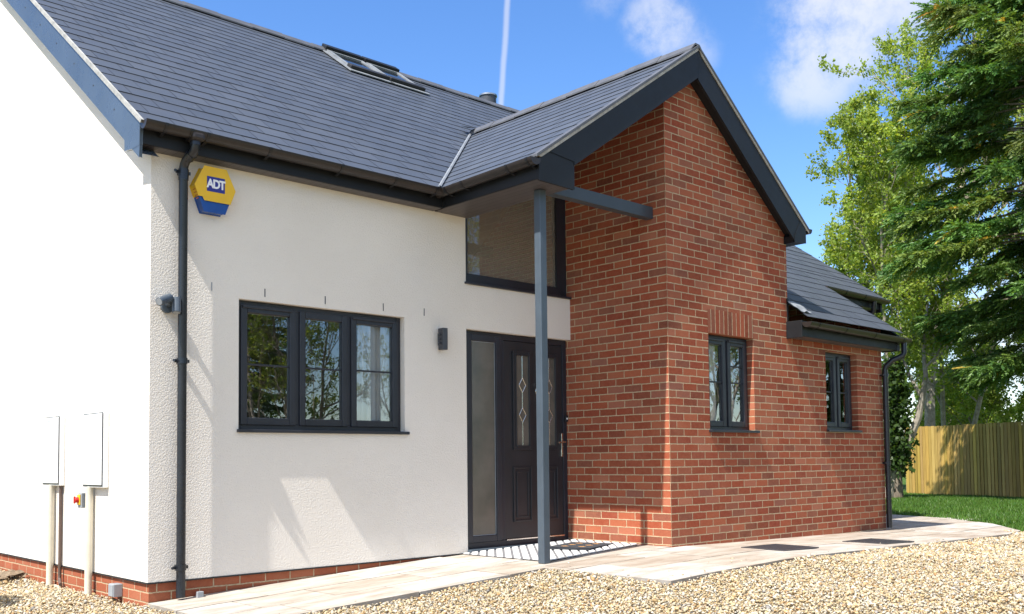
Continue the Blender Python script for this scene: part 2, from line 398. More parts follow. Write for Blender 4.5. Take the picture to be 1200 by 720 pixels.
# rooms behind the glass: dark floor, partition, ceiling
mb = MB(); mb.box(.3, 4.3, 3.2, 3.3, -.05, 2.5).box(.1, XB, .3, 3.3, -.09, -.05).box(.1, 3.0, .12, 3.3, 2.5, 2.55).box(2.75, 2.85, .25, 3.3, -.05, 2.5)
mb.box(4.7, 8.8, .3, .4, -.05, 2.3).box(6.65, 6.75, -1.0, .3, -.05, 2.1).box(3.0, XB+.1, 2.2, 2.3, -.05, 4.6).build('interior_wall', M['interior'], house)

# ------------------------------------------------------------------ windows
def bars(mb, x0, x1, z0, z1, w, y0, y1, wb=None):
    wb = wb or w
    mb.box(x0, x0+w, y0, y1, z0, z1).box(x1-w, x1, y0, y1, z0, z1).box(x0+w, x1-w, y0+.0005, y1, z0, z0+wb).box(x0+w, x1-w, y0+.0005, y1, z1-w, z1)
def window(o, y, cases, sill, fw=.045, vents=()):
    x0, x1, z0, z1 = o; mb = MB(); bars(mb, x0+.004, x1-.004, z0+.004, z1-.004, fw, y, y+.07)
    n = len(cases); cw = (x1-x0-.008-2*fw)/n; mull = []
    for k in range(1, n):
        xm = x0+.004+fw+k*cw; mb.box(xm-.022, xm+.022, y+.001, y+.07, z0+.004+fw, z1-.004-fw)
    win = mb.build('window', M['frame'], house, .004)
    for k, c in enumerate(cases):
        a = x0+.004+fw+k*cw+(.018 if k else -.006); b = x0+.004+fw+(k+1)*cw-(.018 if k < n-1 else -.006)
        zb, zt = z0+fw-.004, z1-fw+.004
        mb = MB(); bars(mb, a, b, zb, zt, .058, y-.016, y+.04); ca = mb.build('casement', M['frame'], win, .006)
        mb = MB(); q = .056; mb.face([(a+q,y+.012,zb+q),(b-q,y+.012,zb+q),(b-q,y+.012,zt-q),(a+q,y+.012,zt-q)]); mb.build('pane', M['glass'], win)
        # grey spacer bar seen inside the double glazing
        mb = MB(); bars(mb, a+.0565, b-.0565, zb+.0565, zt-.0565, .008, y+.015, y+.022); mb.build('glazing_spacer', M['grey_plastic'], win)
        for zz in c.get('bars', ()):
            MB().box(a+.05, b-.05, y+.002, y+.02, zz-.008, zz+.008).build('glazing_bar', M['frame'], win, .003)
        if c.get('vent'): MB().box(a+.01, b-.04, y-.030, y-.0165, zt-.022, zt+.004).build('trickle_vent', M['frame'], win, .005)
    s0, s1, zt, proud = sill; yf = (0. if y > 0 else YB)-proud
    MB().box(s0, s1, yf, y+.02, zt-.022, zt+.004).build('sill', M['frame'], win, .004)
    return win
w = window(W1, .06, [dict(bars=(1.632,), vent=1), dict(bars=(1.632,)), dict(bars=(1.640,), vent=1)], (.708, 2.398, 1.098, .033))
# voile curtain bunched behind the right-hand casement
mb = MB(); n = 40; xs = np.linspace(1.93, 2.34, n)
for i in range(n-1):
    ya, yb = .135+.022*math.sin(i*1.15)+.01*math.sin(i*.37), .135+.022*math.sin((i+1)*1.15)+.01*math.sin((i+1)*.37)
    mb.face([(xs[i],ya,1.0),(xs[i+1],yb,1.0),(xs[i+1]+.02,yb,2.2),(xs[i]+.02,ya,2.2)])
mb.build('curtain', M['curtain'], w, smooth=True)
w = window(F1, YB+.08, [dict(bars=(1.622,), vent=1), dict(bars=(1.625, 1.80), vent=1)], (5.205, 6.075, 1.118, .035))
for bx in ((5.40,5.50,.12,1.2,2.0), (5.78,5.93,.19,1.2,1.95)): MB().box(bx[0], bx[1], YB+bx[2], YB+bx[2]+.01, bx[3], bx[4]).build('blind', M['curtain'], w)
w = window(F2, YB+.08, [dict(bars=(1.61,), vent=1), dict(bars=(1.61,), vent=1)], (7.52, 8.32, 1.150, .035))
for bx in ((7.62,7.78,1.75,2.05), (8.05,8.22,1.2,2.05)): MB().box(bx[0], bx[1], YB+.22, YB+.23, bx[2], bx[3]).build('blind', M['curtain'], w)
# raking window over the door
mb = MB(); y = .05; x0, x1, z0 = W2[0]+.003, XB-.003, 2.563
zt = lambda x: min(zporch(x)-.12, 9); pol = lambda w_: [(x0+w_, z0+w_*1.6), (x1-w_*2.2, z0+w_*1.6), (x1-w_*2.2, zt(x1-w_*2.2)-w_), (x0+w_, zt(x0+w_)-w_)]
o_, i_ = pol(0), pol(.062)
for k in range(4):
    l = (k+1) % 4; q = [o_[k], o_[l], i_[l], i_[k]]; mb.prism(q, 1, y, y+.07)
w = mb.build('upper_window', M['frame'], house, .003)
mb = MB(); mb.face([(p[0], y+.03, p[1]) for p in pol(.058)]); mb.build('pane', M['glass_veiled'], w)
MB().box(x0+.0, x1-.045, y+.03, y+.046, 2.64, 2.655).build('glazing_spacer', M['grey_plastic'], w)
MB().box(x0-.02, x1+.0, -.03, y+.02, 2.545, 2.566).build('sill', M['frame'], w, .004)

# ------------------------------------------------------------------ front door with side light
y = .07
mb = MB(); bars(mb, 3.109, 4.561, -.02, 2.105, .058, y-.004, y+.07)
mb.box(3.595, 3.66, y-.002, y+.06, .04, 2.046)
door = mb.build('front_door', M['frame'], house, .004)
mb = MB(); bars(mb, 3.150, 3.597, .035, 2.075, .066, y-.022, y+.03); mb.build('side_panel', M['frame'], door, .006)
mb = MB(); mb.box(3.214, 3.533, y-.001, y+.004, .10, 2.01); mb.build('side_glass', M['obscure'], door)
mb = MB(); bars(mb, 3.212, 3.535, .098, 2.012, .010, y-.005, y-.0015); mb.build('glazing_spacer', M['grey_plastic'], door)
mb = MB(); mb.box(3.664, 4.502, y+.006, y+.05, .045, 2.044); leaf = mb.build('door_leaf', M['door'], door, .003)
for a, b in ((3.775, 4.035), (4.165, 4.42)):
    mb = MB(); bars(mb, a, b, .940, 1.945, .042, y-.014, y+.0055); bars(mb, a+.028, b-.028, .968, 1.917, .014, y-.022, y-.0145)
    mb.build('glazing_cassette', M['door'], door, .006)
    MB().box(a+.04, b-.04, y-.006, y-.001, .98, 1.905).build('leaded_glass', M['obscure'], door)
    mb = MB(); cx = (a+b)/2; yy = y-.008
    def came(p, q): mb.tube([(p[0],yy,p[1]),(q[0],yy,q[1])], .0045, 6)
    for cz in (1.60, 1.295):
        d = [(cx,cz+.075),(cx+.047,cz),(cx,cz-.075),(cx-.047,cz)]
        for k in range(4): came(d[k], d[(k+1) % 4])
    came((cx,1.90),(cx,1.675)); came((cx,1.525),(cx,1.37)); came((cx,1.22),(cx,.985))
    mb.build('lead_came', M['steel'], door)
    mb = MB(); bars(mb, a, b, .21, .765, .018, y-.008, y+.0055); bars(mb, a+.045, b-.045, .255, .72, .012, y-.004, y+.0055); mb.build('moulded_panel', M['door'], door, .005)
# lever handle, knocker, sill, draught strip
mb = MB(); mb.box(4.465, 4.494, y-.012, y+.006, .865, 1.115); h_ = mb.build('handle_plate', M['steel'], door, .006)
mb = MB(); mb.tube([(4.48,y-.01,1.02),(4.48,y-.055,1.02),(4.465,y-.062,1.02),(4.37,y-.062,1.015)], .010, 10); mb.build('handle', M['steel'], door, smooth=True)
mb = MB(); ring = [(4.108+.030*math.sin(k*math.pi/8), y-.028, 1.545+.042*math.cos(k*math.pi/8)) for k in range(17)]
mb.tube(ring, .0065, 8).tube([(4.108,y+.008,1.615),(4.108,y-.03,1.61)], [.022,.014], 12).tube([(4.108,y+.008,1.51),(4.108,y-.012,1.51)], .014, 12); mb.build('knocker', M['steel'], door, smooth=True)
MB().box(3.10, 4.562, -.055, y+.02, -.046, -.018).build('door_sill', M['post'], door, .004)
MB().box(3.67, 4.50, y-.012, y+.005, .030, .044).build('weather_bar', M['steel'], door, .002)
# bell push on the right of the frame
bell = empty('doorbell', (4.54, .06, 1.27), 'small black bell push on the right of the door frame', 'doorbell')
MB().box(4.518, 4.556, .040, .066, 1.235, 1.305).build('doorbell_body', M['black'], bell, .006)
mb = MB(); mb.tube([(4.537,.041,1.27),(4.537,.035,1.27)], .010, 16); mb.build('button', M['white_plastic'], bell, .002)

# ------------------------------------------------------------------ weep vents
for vx in (.49, .952, 1.524, 2.129, 2.593):
    vz = 2.22
    mb = MB(); mb.box(vx-.0038, vx+.0038, -.003, .01, vz-.034, vz+.034); mb.build('weep_vent', M['dark_plastic'] if vx > .6 else M['grey_plastic'], house)

# ------------------------------------------------------------------ slate roofs
SL = [(.060,.069,.085), (.064,.073,.090), (.058,.067,.083), (.067,.076,.092), (.062,.071,.087)]
def slates(name, conv, v0, lift, gp=.1767, w=.30, flip=False):
    """conv: ccw convex polygon in (u,v): u along the eave, v plan distance up the slope; lift(u,v,off) -> 3D"""
    hs = halves(conv); mb = MB(); us = [p[0] for p in conv]; vs = [p[1] for p in conv]; k = 0; v = v0
    rnd = random.Random(name)
    while v < max(vs):
        u = min(us)-w*((k % 2)*.5+rnd.uniform(0, .03))-.01
        while u < max(us):
            g = .0026; p = clip([(u+g,v),(u+w-g,v),(u+w-g,v+gp),(u+g,v+gp)], hs)
            if p:
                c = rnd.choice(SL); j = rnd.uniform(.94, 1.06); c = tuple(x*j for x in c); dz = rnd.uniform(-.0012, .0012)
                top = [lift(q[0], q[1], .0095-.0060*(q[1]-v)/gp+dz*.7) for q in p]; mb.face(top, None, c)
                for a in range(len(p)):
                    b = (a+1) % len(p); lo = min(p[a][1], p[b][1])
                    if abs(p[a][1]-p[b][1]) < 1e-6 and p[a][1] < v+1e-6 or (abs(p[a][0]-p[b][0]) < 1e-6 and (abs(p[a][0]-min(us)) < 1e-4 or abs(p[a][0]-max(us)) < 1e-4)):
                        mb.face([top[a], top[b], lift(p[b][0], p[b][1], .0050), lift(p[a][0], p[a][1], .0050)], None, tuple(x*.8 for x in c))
            u += w
        v += gp; k += 1
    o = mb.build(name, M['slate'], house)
    ub = MB(); ub.face([lift(p[0], p[1], .001) for p in conv]); ub.build('roof_underlay', M['underlay'], o)
    return o
up = lambda x, y, off: (x, y-off*.58, zmain(y)+off*.815)
VX = -.168
slates('roof', [(VX,-.215),(2.60,-.215),(AX,2.04),(AX,RY),(VX,RY)], -.215, up)
slates('roof', [(AX,2.04),(6.98,-.12),(10.75,-.12),(10.75,RY),(AX,RY)], -.215, up)
slates('roof', [(6.738,-1.55),(9.03,-1.55),(9.03,-.12),(6.738,-.12)], -1.55, up)
slates('roof', [(9.032,-.49),(10.75,-.49),(10.75,-.12),(9.032,-.12)], -.49, up)
def yval(x): return (zporch(x)-3.33)/PIT-.22       # where the gable roof meets the main roof
# left slope of the gable roof: u runs along -Y..., v plan distance from the eave
XE = 2.62
lp = lambda u, v, off: (XE+v-off*.57, -u, zporch(XE+v)+off*.82)
slates('gable_roof', [(-yval(XE),0.),(1.44,0.),(1.44,AX-XE),(-2.04,AX-XE)], 0., lp, gp=.1785)
XR_ = 7.02
rp = lambda u, v, off: (XR_-v+off*.6, u, zporch(XR_-v)+off*.80)
slates('gable_roof', [(-1.44,0.),(yval(XR_),0.),(2.04,XR_-AX),(-1.44,XR_-AX)], 0., rp, gp=.1725)
# back slope (never seen, closes the house)
mb = MB(); mb.face([(VX,RY,RZ),(10.75,RY,RZ),(10.75,2*RY+.3,zmain(-.3)),(VX,2*RY+.3,zmain(-.3))]); mb.build('roof_back', M['underlay'], house)
# deck under the gable roof, seen from below
mb = MB(); mb.face([(XE+.1,YV+.02,zporch(XE+.1)-.05),(AX,YV+.02,AZ-.05),(AX,2.0,AZ-.05),(XE+.1,.0,zporch(XE+.1)-.05)])
mb.face([(AX,YV+.02,AZ-.05),(6.9,YV+.02,zporch(6.9)-.05),(6.9,0,zporch(6.9)-.05),(AX,2.0,AZ-.05)]); mb.build('roof_lining', M['fascia'], house)
# ridge tiles
def ridge(p0, p1, n, sl_a, sl_b, axis):
    mb = MB(); p0, p1 = Vector(p0), Vector(p1)
    for k in range(n):
        a = p0.lerp(p1, k/n); b = p0.lerp(p1, (k+1)/n+.015/n*1.0); e = .006*(k % 2); hw = .105
        def prof(c, lift):
            q = Vector((0, 1, 0)) if axis == 'x' else Vector((1, 0, 0))
            return [c-q*hw+Vector((0,0,-hw*sl_a+lift)), c-q*.035+Vector((0,0,lift)), c+q*.035+Vector((0,0,lift)), c+q*hw+Vector((0,0,-hw*sl_b+lift))]
        A, B = prof(a, .042+e), prof(b, .042+e); A2, B2 = prof(a, .024+e), prof(b, .024+e)
        for i in range(3): mb.face([A[i], A[i+1], B[i+1], B[i]]); mb.face([A2[i], A2[i+1], A[i+1], A[i]]); mb.face([B[i], B[i+1], B2[i+1], B2[i]])
        mb.face([A[0], B[0], B2[0], A2[0]]); mb.face([A[3], B[3], B2[3], A2[3]])
    return mb.build('ridge_tiles', M['ridge'], house)
ridge((VX, RY, RZ), (10.75, RY, RZ), 24, PIT, PIT, 'x')
ridge((AX, YV-.005, AZ), (AX, 2.0, AZ), 8, ML, MRt, 'y')
# valley flashing and dry-fix debris
mb = MB()
for k in range(10):
    xa, xb_ = 2.62+k*(AX-2.62)/10, 2.62+(k+1)*(AX-2.62)/10; w_ = .026
    A = Vector((xa, yval(xa), zporch(xa)+.034)); B = Vector((xb_, yval(xb_), zporch(xb_)+.034))
    d1, d2 = Vector((-w_, 0, -.005)), Vector((0, -w_*.7, -.005)); up_ = Vector((0,0,.012))
    mb.face([A+d1, B+d1, B+up_, A+up_]); mb.face([A+up_, B+up_, B+d2, A+d2])
mb.face([(AX-.16,1.86,AZ+.015),(AX+.0,1.95,AZ+.07),(AX-.02,2.1,AZ+.10),(AX-.2,2.02,AZ+.07)])
mb.build('valley_flashing', M['lead'], house)
# crumpled lead where the wing eave meets the brick
mb = MB(); rr = random.Random(3); g_ = [[(6.70+i*.055, -1.50+j*.05, zmain(-1.50+j*.05)+.035+rr.uniform(-.012,.014)) for j in range(5)] for i in range(5)]
for i in range(4):
    for j in range(4): mb.face([g_[i][j], g_[i+1][j], g_[i+1][j+1], g_[i][j+1]])
mb.build('lead_flashing', M['lead'], house)
MB().box(6.715, 6.738, YB-.012, YB+.25, 2.36, 2.62).build('abutment_flashing', M['fascia'], house)

# ------------------------------------------------------------------ verges, fascias, soffits
# left gable: blue-grey bargeboard, soffit under it, cement verge strip
def sl(y, dz): return (y, zmain(y)+dz)
Y0, Y1 = -.16, RY
gable_board = MB().prism([sl(Y0,-.02), sl(Y1,-.02), sl(Y1,-.30), sl(Y0+.02,-.30)], 0, -.150, -.128).build('bargeboard', M['barge'], house, .003)
MB().prism([sl(Y1-.0,-.02), (2*RY+.1, zmain(-.1)-.02), (2*RY+.1, zmain(-.1)-.3), sl(Y1,-.30)], 0, -.150, -.128).build('bargeboard', M['barge'], house, .003)
mb = MB(); mb.face([(-.128,Y0+.02,zmain(Y0+.02)-.27),(0,Y0+.02,zmain(Y0+.02)-.27),(0,Y1,zmain(Y1)-.27),(-.128,Y1,zmain(Y1)-.27)]); mb.build('verge_soffit', M['barge'], house)
MB().prism([sl(Y0-.06,.014), sl(Y1,.014), sl(Y1,-.018), sl(Y0-.045,-.018)], 0, -.170, -.1505).build('verge_strip', M['cement'], house, .003)
for k in range(9):
    yy = .35+k*.45; MB().tube([(-.150,yy,zmain(yy)-.16),(-.153,yy,zmain(yy)-.16)], .007, 8).build('fixing_screw', M['dark_plastic'], gable_board)
# eave box of the main front
SZ = 3.19
MB().box(-.128, 2.705, -.150, -.132, SZ, 3.355).build('fascia', M['fascia'], house, .003)
mb = MB(); mb.prism([(-.150,SZ-.012),(-.150,3.345),(-.02,3.40),(.13,3.30),(.13,3.20),(-.02,SZ-.012)], 0, -.152, -.1285); mb.build('eave_box_end', M['barge'], house, .003)
MB().box(-.127, 2.705, -.131, -.001, SZ, SZ+.012).build('soffit', M['soffit'], house)
# eave box of the gable roof, over the entrance
BX0, BX1 = 2.705, 3.13
MB().box(BX0, BX0+.018, YV+.019, -.151, SZ, 3.375).build('fascia', M['fascia'], house, .003)
MB().box(BX0+.019, BX1, YV+.019, -.002, SZ, SZ+.012).build('soffit', M['soffit'], house)
MB().prism([(BX0,SZ-.012),(BX1,SZ-.020),(BX1,zporch(BX1)-.02),(BX0+.02,zporch(BX0+.02)-.03),(BX0,3.37)], 1, YV, YV+.018).build('eave_box_end', M['fascia'], house, .003)
MB().box(BX1-.018, BX1, YV+.019, -.002, SZ+.013, SZ+.16).build('fascia', M['fascia'], house)
# gable bargeboards with the underside boxed to the brick
def bp(x, dz): return (x, zporch(x)+dz)
MB().prism([bp(2.80,-.01), bp(AX,-.01), bp(AX,-.30), bp(BX1+.002,-.30), bp(BX1+.002,-.27)], 1, YV-.006, YV+.016).build('bargeboard', M['fascia'], house, .003)
XBR = 6.94
MB().prism([bp(AX+.003,-.01), bp(6.90,-.01), (6.69,3.235), (6.69,3.235+.02), bp(AX+.003,-.32)], 1, YV-.006, YV+.016).build('bargeboard', M['fascia'], house, .003)
mb = MB(); q = YV+.016
mb.face([(BX1,q,zporch(BX1)-.255),(AX,q,AZ-.255),(AX,YB,AZ-.255),(BX1,YB,zporch(BX1)-.255)])
mb.face([(AX,q,AZ-.275),(6.70,q,zporch(6.70)-.275),(6.70,YB,zporch(6.70)-.275),(AX,YB,AZ-.275)]); mb.build('verge_soffit', M['fascia'], house)
# right foot of the gable: boxed end
MB().prism([(6.69,3.228),(6.925,3.248),(6.925,3.415),(6.83,zporch(6.83)-.012),(6.69,3.30)], 1, YV-.010, YB+.5).build('eave_box_end', M['fascia'], house, .003)
for xa, xb_ in ((2.66, AX), (AX+.001, 6.99)):
    MB().prism([bp(xa,.026), bp(xb_,.026), bp(xb_,.002), bp(xa,.002)], 1, YV-.022, YV+.06).build('verge_strip', M['ridge'], house)
    MB().prism([bp(xa+.02,-.001), bp(xb_,-.001), bp(xb_,-.030), bp(xa+.06,-.030)], 1, YV-.016, YV+.06).build('verge_undercloak', M['undercloak'], house)
# wing eave
WY = -1.50
MB().box(6.715, 8.95, WY, WY+.018, 2.170, 2.345).build('fascia', M['fascia'], house, .003)
MB().box(6.695, 6.714, WY-.002, YB-.001, 2.160, 2.350).build('eave_box_end', M['fascia'], house, .003)
MB().box(6.715, 8.95, WY+.019, YB-.001, 2.172, 2.184).build('soffit', M['soffit'], house)
MB().prism([(WY,2.165),(WY,2.36),(1.2,zmain(1.2)-.02),(1.2,zmain(1.2)-.22),(YB,2.165)], 0, 8.951, 9.03).build('bargeboard', M['fascia'], house, .003)
MB().box(9.031, 10.68, -.43, -.412, 2.985, 3.135).build('fascia', M['fascia'], house)
MB().box(9.031, 10.68, -.411, -.2, 2.987, 2.999).build('soffit', M['soffit'], house)
MB().prism([(-.45,2.95),(-.45,3.12),(1.6,zmain(1.6)-.02),(1.6,zmain(1.6)-.25),(-.2,2.95)], 0, 10.681, 10.73).build('bargeboard', M['fascia'], house, .003)

# ------------------------------------------------------------------ gutters and downpipes
def gutter(p0, p1, r=.060, brackets=(), side=1):
    """half-round gutter with closed ends; p0, p1 centre of the open top"""
    p0, p1 = Vector(p0), Vector(p1); d = (p1-p0).normalized(); q = Vector((d.y, -d.x, 0)); n = 12
    mb = MB(); vs = []
    for rr_ in (r, r-.005):
        for p in (p0, p1): vs += [p+q*(-rr_*math.cos(math.pi*k/n))+Vector((0,0,-rr_*math.sin(math.pi*k/n))) for k in range(n+1)]
    m_ = n+1; fs = []
    for k in range(n):
        fs.append((k, k+1, m_+k+1, m_+k)); fs.append((2*m_+k+1, 2*m_+k, 3*m_+k, 3*m_+k+1))
    for e in (0, 1): fs.append(tuple(e*m_+k for k in range(m_)))
    for k in (0, n): fs.append((k, m_+k, 3*m_+k, 2*m_+k))
    mb.shared(vs, fs); g_ = mb.build('gutter', M['gutter'], house, smooth=True)
    for t_ in brackets:
        c = p0.lerp(p1, t_); mb = MB(); w_ = .013
        pr = [q*(-(r+.004)*math.cos(math.pi*k/n))+Vector((0,0,-(r+.004)*math.sin(math.pi*k/n))) for k in range(n+1)]
        for a, b in zip(pr[:-1], pr[1:]): mb.face([c+a-d*w_, c+b-d*w_, c+b+d*w_, c+a+d*w_])
        for e in (-1, 1):
            mb.face([c+pr[k]+d*w_*e for k in range(n+1)])
        # arm back to the fascia
        s = q*side*(r+.001); mb.face([c+s-d*w_+Vector((0,0,-.075)), c+s+d*w_+Vector((0,0,-.075)), c+s+d*w_, c+s-d*w_]); mb.face([c+s-d*w_+Vector((0,0,-.075)), c+s+d*w_+Vector((0,0,-.075)), c+d*w_+Vector((0,0,-r)), c-d*w_+Vector((0,0,-r))])
        mb.build('gutter_bracket', M['strap'], g_)
    return g_
GZ = 3.338
gutter((-.155,-.226,GZ), (2.64,-.226,GZ-.006), brackets=(.055,.125,.172,.36,.60,.80,.965), side=-1)
gutter((2.645,-.16,GZ-.006), (2.645,YV-.02,GZ+.012), brackets=(.12,.30,.76,.955), side=-1)
gutter((6.70,WY-.060,2.325), (9.13,WY-.060,2.315), brackets=(.08,.33,.62,.92), side=-1)
gutter((7.00,YV-.015,3.425), (7.00,-.3,3.425), side=1)
gutter((9.0,-.49,3.13), (10.80,-.49,3.12), brackets=(.3,.6), side=-1)
def downpipe(path, r, clips, outdir, spigot=None):
    mb = MB(); mb.tube(path, r, 18); dp = mb.build('downpipe', M['pipe'], house, smooth=True)
    for (x, y_, z) in clips:
        mb = MB(); mb.tube([(x,y_,z-.022),(x,y_,z+.022)], r+.006, 18)
        mb.box(x-.058, x+.058, y_+.0, y_+.012, z-.012, z+.012); mb.tube([(x-.052,y_-.0,z),(x-.075,y_-.02,z)], .011, 8)
        mb.box(x-.02, x+.02, y_+r-.01, y_+.082, z-.012, z+.012); mb.build('pipe_clip', M['pipe'], dp, smooth=True)
    if spigot:
        for s0, s1, rr_ in spigot:
            mb = MB(); mb.tube([s0, s1], rr_, 18); mb.build('pipe_socket', M['pipe'], dp, smooth=True)
    return dp
px, py = .222, -.070
bend = lambda A, B, n=6: [tuple(Vector(A).lerp(Vector(B), k/n)) for k in range(n+1)]
downpipe([(px,py,-.17),(px,py,3.085),(px+.002,py-.008,3.115),(px+.006,py-.03,3.145),(px+.012,py-.07,3.163),(px+.018,-.185,3.180),(px+.021,-.215,3.20),(px+.022,-.226,3.235),(px+.022,-.226,3.31)], .034,
         [(px,py,3.06),(px,py,1.61),(px,py,.055)], 1,
         [((px,py,3.0),(px,py,3.075),.0385), ((px+.022,-.226,3.235),(px+.022,-.226,3.285),.040), ((px+.012,py-.065,3.160),(px+.018,-.18,3.180),.040)])
MB().box(px-.03, px+.075, -.290, -.165, GZ-.075, GZ-.012).build('gutter_outlet', M['gutter'], house, .02)
px2 = 8.895; py2 = YB-.06
downpipe([(px2,py2,-.06),(px2,py2,1.93),(px2+.005,py2-.01,1.97),(px2+.05,py2-.08,2.05),(px2+.11,WY-.05,2.10),(px2+.13,WY-.06,2.14),(px2+.13,WY-.06,2.30)], .034, [(px2,py2,1.86),(px2,py2,.75)], 1)

downpipe([(10.42,-.28,-.1),(10.42,-.28,2.7),(10.42,-.34,2.80),(10.42,-.47,2.93),(10.42,-.49,3.08)], .036, [], 1)
# ------------------------------------------------------------------ post and tie beam
PX0, PX1, PY0, PY1 = 2.928, 3.004, -1.213, -1.135
MB().box(PX0, PX1, PY0, PY1, -.055, SZ-.002).build('porch_post', M['post'], house, .006)
MB().box(BX1+.001, XB-.003, -1.150, -1.060, 3.200, 3.318).build('porch_beam', M['beam'], house, .005)

# ------------------------------------------------------------------ roof windows and flue
for x0, x1 in ((4.125, 4.715), (4.77, 5.33)):
    ya, yb = 3.56, 4.14
    def rp3(x, y, off): return (x, y-off*.58, zmain(y)+off*.815)
    def slab(mb, xa, xb_, y0, y1, o0, o1):
        v = [rp3(x, y, o) for o in (o0, o1) for x, y in ((xa,y0),(xb_,y0),(xb_,y1),(xa,y1))]
        mb.shared(v, [(3,2,1,0),(4,5,6,7),(0,1,5,4),(1,2,6,5),(2,3,7,6),(3,0,4,7)])
    mb = MB(); o4 = [(x0,ya),(x1,ya),(x1,yb),(x0,yb)]; i4 = [(x0+.05,ya+.05),(x1-.05,ya+.05),(x1-.05,yb-.05),(x0+.05,yb-.05)]
    vv = [rp3(x, y, o) for o in (0, .055) for x, y in o4+i4]
    mb.shared(vv, [f for k in range(4) for l in ((k+1) % 4,) for f in ((k,l,l+4,k+4), (k+8,k+12,l+12,l+8), (k,k+8,l+8,l), (k+4,l+4,l+12,k+12))]); rw = mb.build('roof_window', M['lead'], house)
    mb = MB(); slab(mb, x0-.015, x1+.015, ya-.05, ya+.045, .02, .078); mb.build('window_hood', M['black'], rw, .006)
    mb = MB(); slab(mb, x0-.015, x1+.015, yb-.01, yb+.10, .02, .095); mb.build('window_hood', M['fascia'], rw, .006)
    mb = MB(); slab(mb, x0+.05, x1-.05, ya+.04, yb, .035, .042); mb.build('pane', mat('roof_glass', (.02,.025,.03), .05, spec=1.), rw)
    mb = MB(); slab(mb, x0-.06, x0-.001, ya-.06, yb+.08, .022, .034); mb.build('window_flashing', M['lead'], rw); mb = MB(); slab(mb, x0-.06, x1+.06, ya-.12, ya-.061, .022, .034); mb.build('window_flashing', M['lead'], rw)
mb = MB(); mb.tube([(7.52,4.6,6.0),(7.52,4.6,6.60)], .11, 20); fl = mb.build('flue', M['flue'], house, smooth=True)
mb = MB(); mb.tube([(7.52,4.6,6.60),(7.52,4.6,6.625),(7.52,4.6,6.64)], [.155,.155,.10], 20); mb.build('flue_collar', M['flue'], fl, smooth=True)
mb = MB(); mb.tube([(7.52,4.6,6.66),(7.52,4.6,6.80)], .135, 20); mb.build('flue_cowl', M['dark_plastic'], fl, smooth=True)
mb = MB(); mb.tube([(7.52,4.6,6.80),(7.52,4.6,6.825)], .15, 20); mb.build('flue_cap', M['flue'], fl, smooth=True)

# ------------------------------------------------------------------ things on the walls
def text_mesh(s, size, m, parent, M4, bold=.02, ext=.002):
    c = bpy.data.curves.new('lettering', 'FONT'); c.body = s; c.size = size; c.extrude = ext; c.offset = bold*size; c.align_x = 'CENTER'; c.align_y = 'CENTER'; c.space_character = .86
    o = bpy.data.objects.new('tmp', c); COL.objects.link(o)
    me = bpy.data.meshes.new_from_object(o.evaluated_get(bpy.context.evaluated_depsgraph_get())); bpy.data.objects.remove(o)
    me.transform(M4); me.transform(Matrix.Translation(-ORG[parent])); me.materials.clear(); me.materials.append(m); me.name = 'lettering'
    o = bpy.data.objects.new('lettering', me); COL.objects.link(o); o.parent = parent; return o
al = empty('alarm_box', (.455, 0, 2.96), 'yellow and blue hexagonal alarm box high on the render beside the downpipe', 'alarm box')
cx, cz, dep = .470, 2.960, .098
hexo = [(cx-.088,cz+.172),(cx+.088,cz+.172),(cx+.162,cz+.02),(cx+.088,cz-.172),(cx-.088,cz-.172),(cx-.162,cz+.02)]
def side_at(z, s): # x on the hexagon's lower side at height z
    t_ = (cz+.02-z)/(.192); return cx+s*(.162-.074*t_)
zc = cz-.085
MB().prism([hexo[0], hexo[1], hexo[2], (side_at(zc,1),zc), (side_at(zc,-1)+.035,zc), (side_at(zc,-1)+.02,zc+.028), (side_at(zc+.028,-1),zc+.028), hexo[5]][::-1], 1, -dep, -.002).build('alarm_cover', M['yellow'], al, .008)
zc2 = zc-.001
MB().prism([(side_at(zc2,1)-.004,zc2),(hexo[3][0]-.004,hexo[3][1]),(hexo[4][0]+.004,hexo[4][1]),(side_at(zc2+.028,-1)+.004,zc2+.028),(side_at(zc,-1)+.018,zc2+.028),(side_at(zc,-1)+.034,zc2)], 1, -dep+.010, -.002).build('strobe_lens', M['blue'], al, .006)
MB().box(.400, .548, -dep-.0025, -dep+.001, 2.945, 3.062).build('logo_plate', M['logo_blue'], al)
def letter(pl): return MB().prism([(x, z) for x, z in pl], 1, -dep-.0055, -dep-.003)
text_mesh('ADT', .082, M['logo_white'], al, Matrix.Translation((.474,-dep-.0045,3.003)) @ Matrix.Rotation(R(90), 4, 'X') @ Matrix.Diagonal((.98,1.15,1,1)), bold=.035)
mb = MB()
for k in range(4):
    zz = cz-.005-.022*k; t_ = (cz+.02-zz)/.192; xx = side_at(zz,-1)-.0015
    mb.face([(xx,-.075,zz),(xx,-.03,zz),(side_at(zz-.006,-1)-.0015,-.03,zz-.006),(side_at(zz-.006,-1)-.0015,-.075,zz-.006)])
mb.build('side_print', M['logo_red'], al)
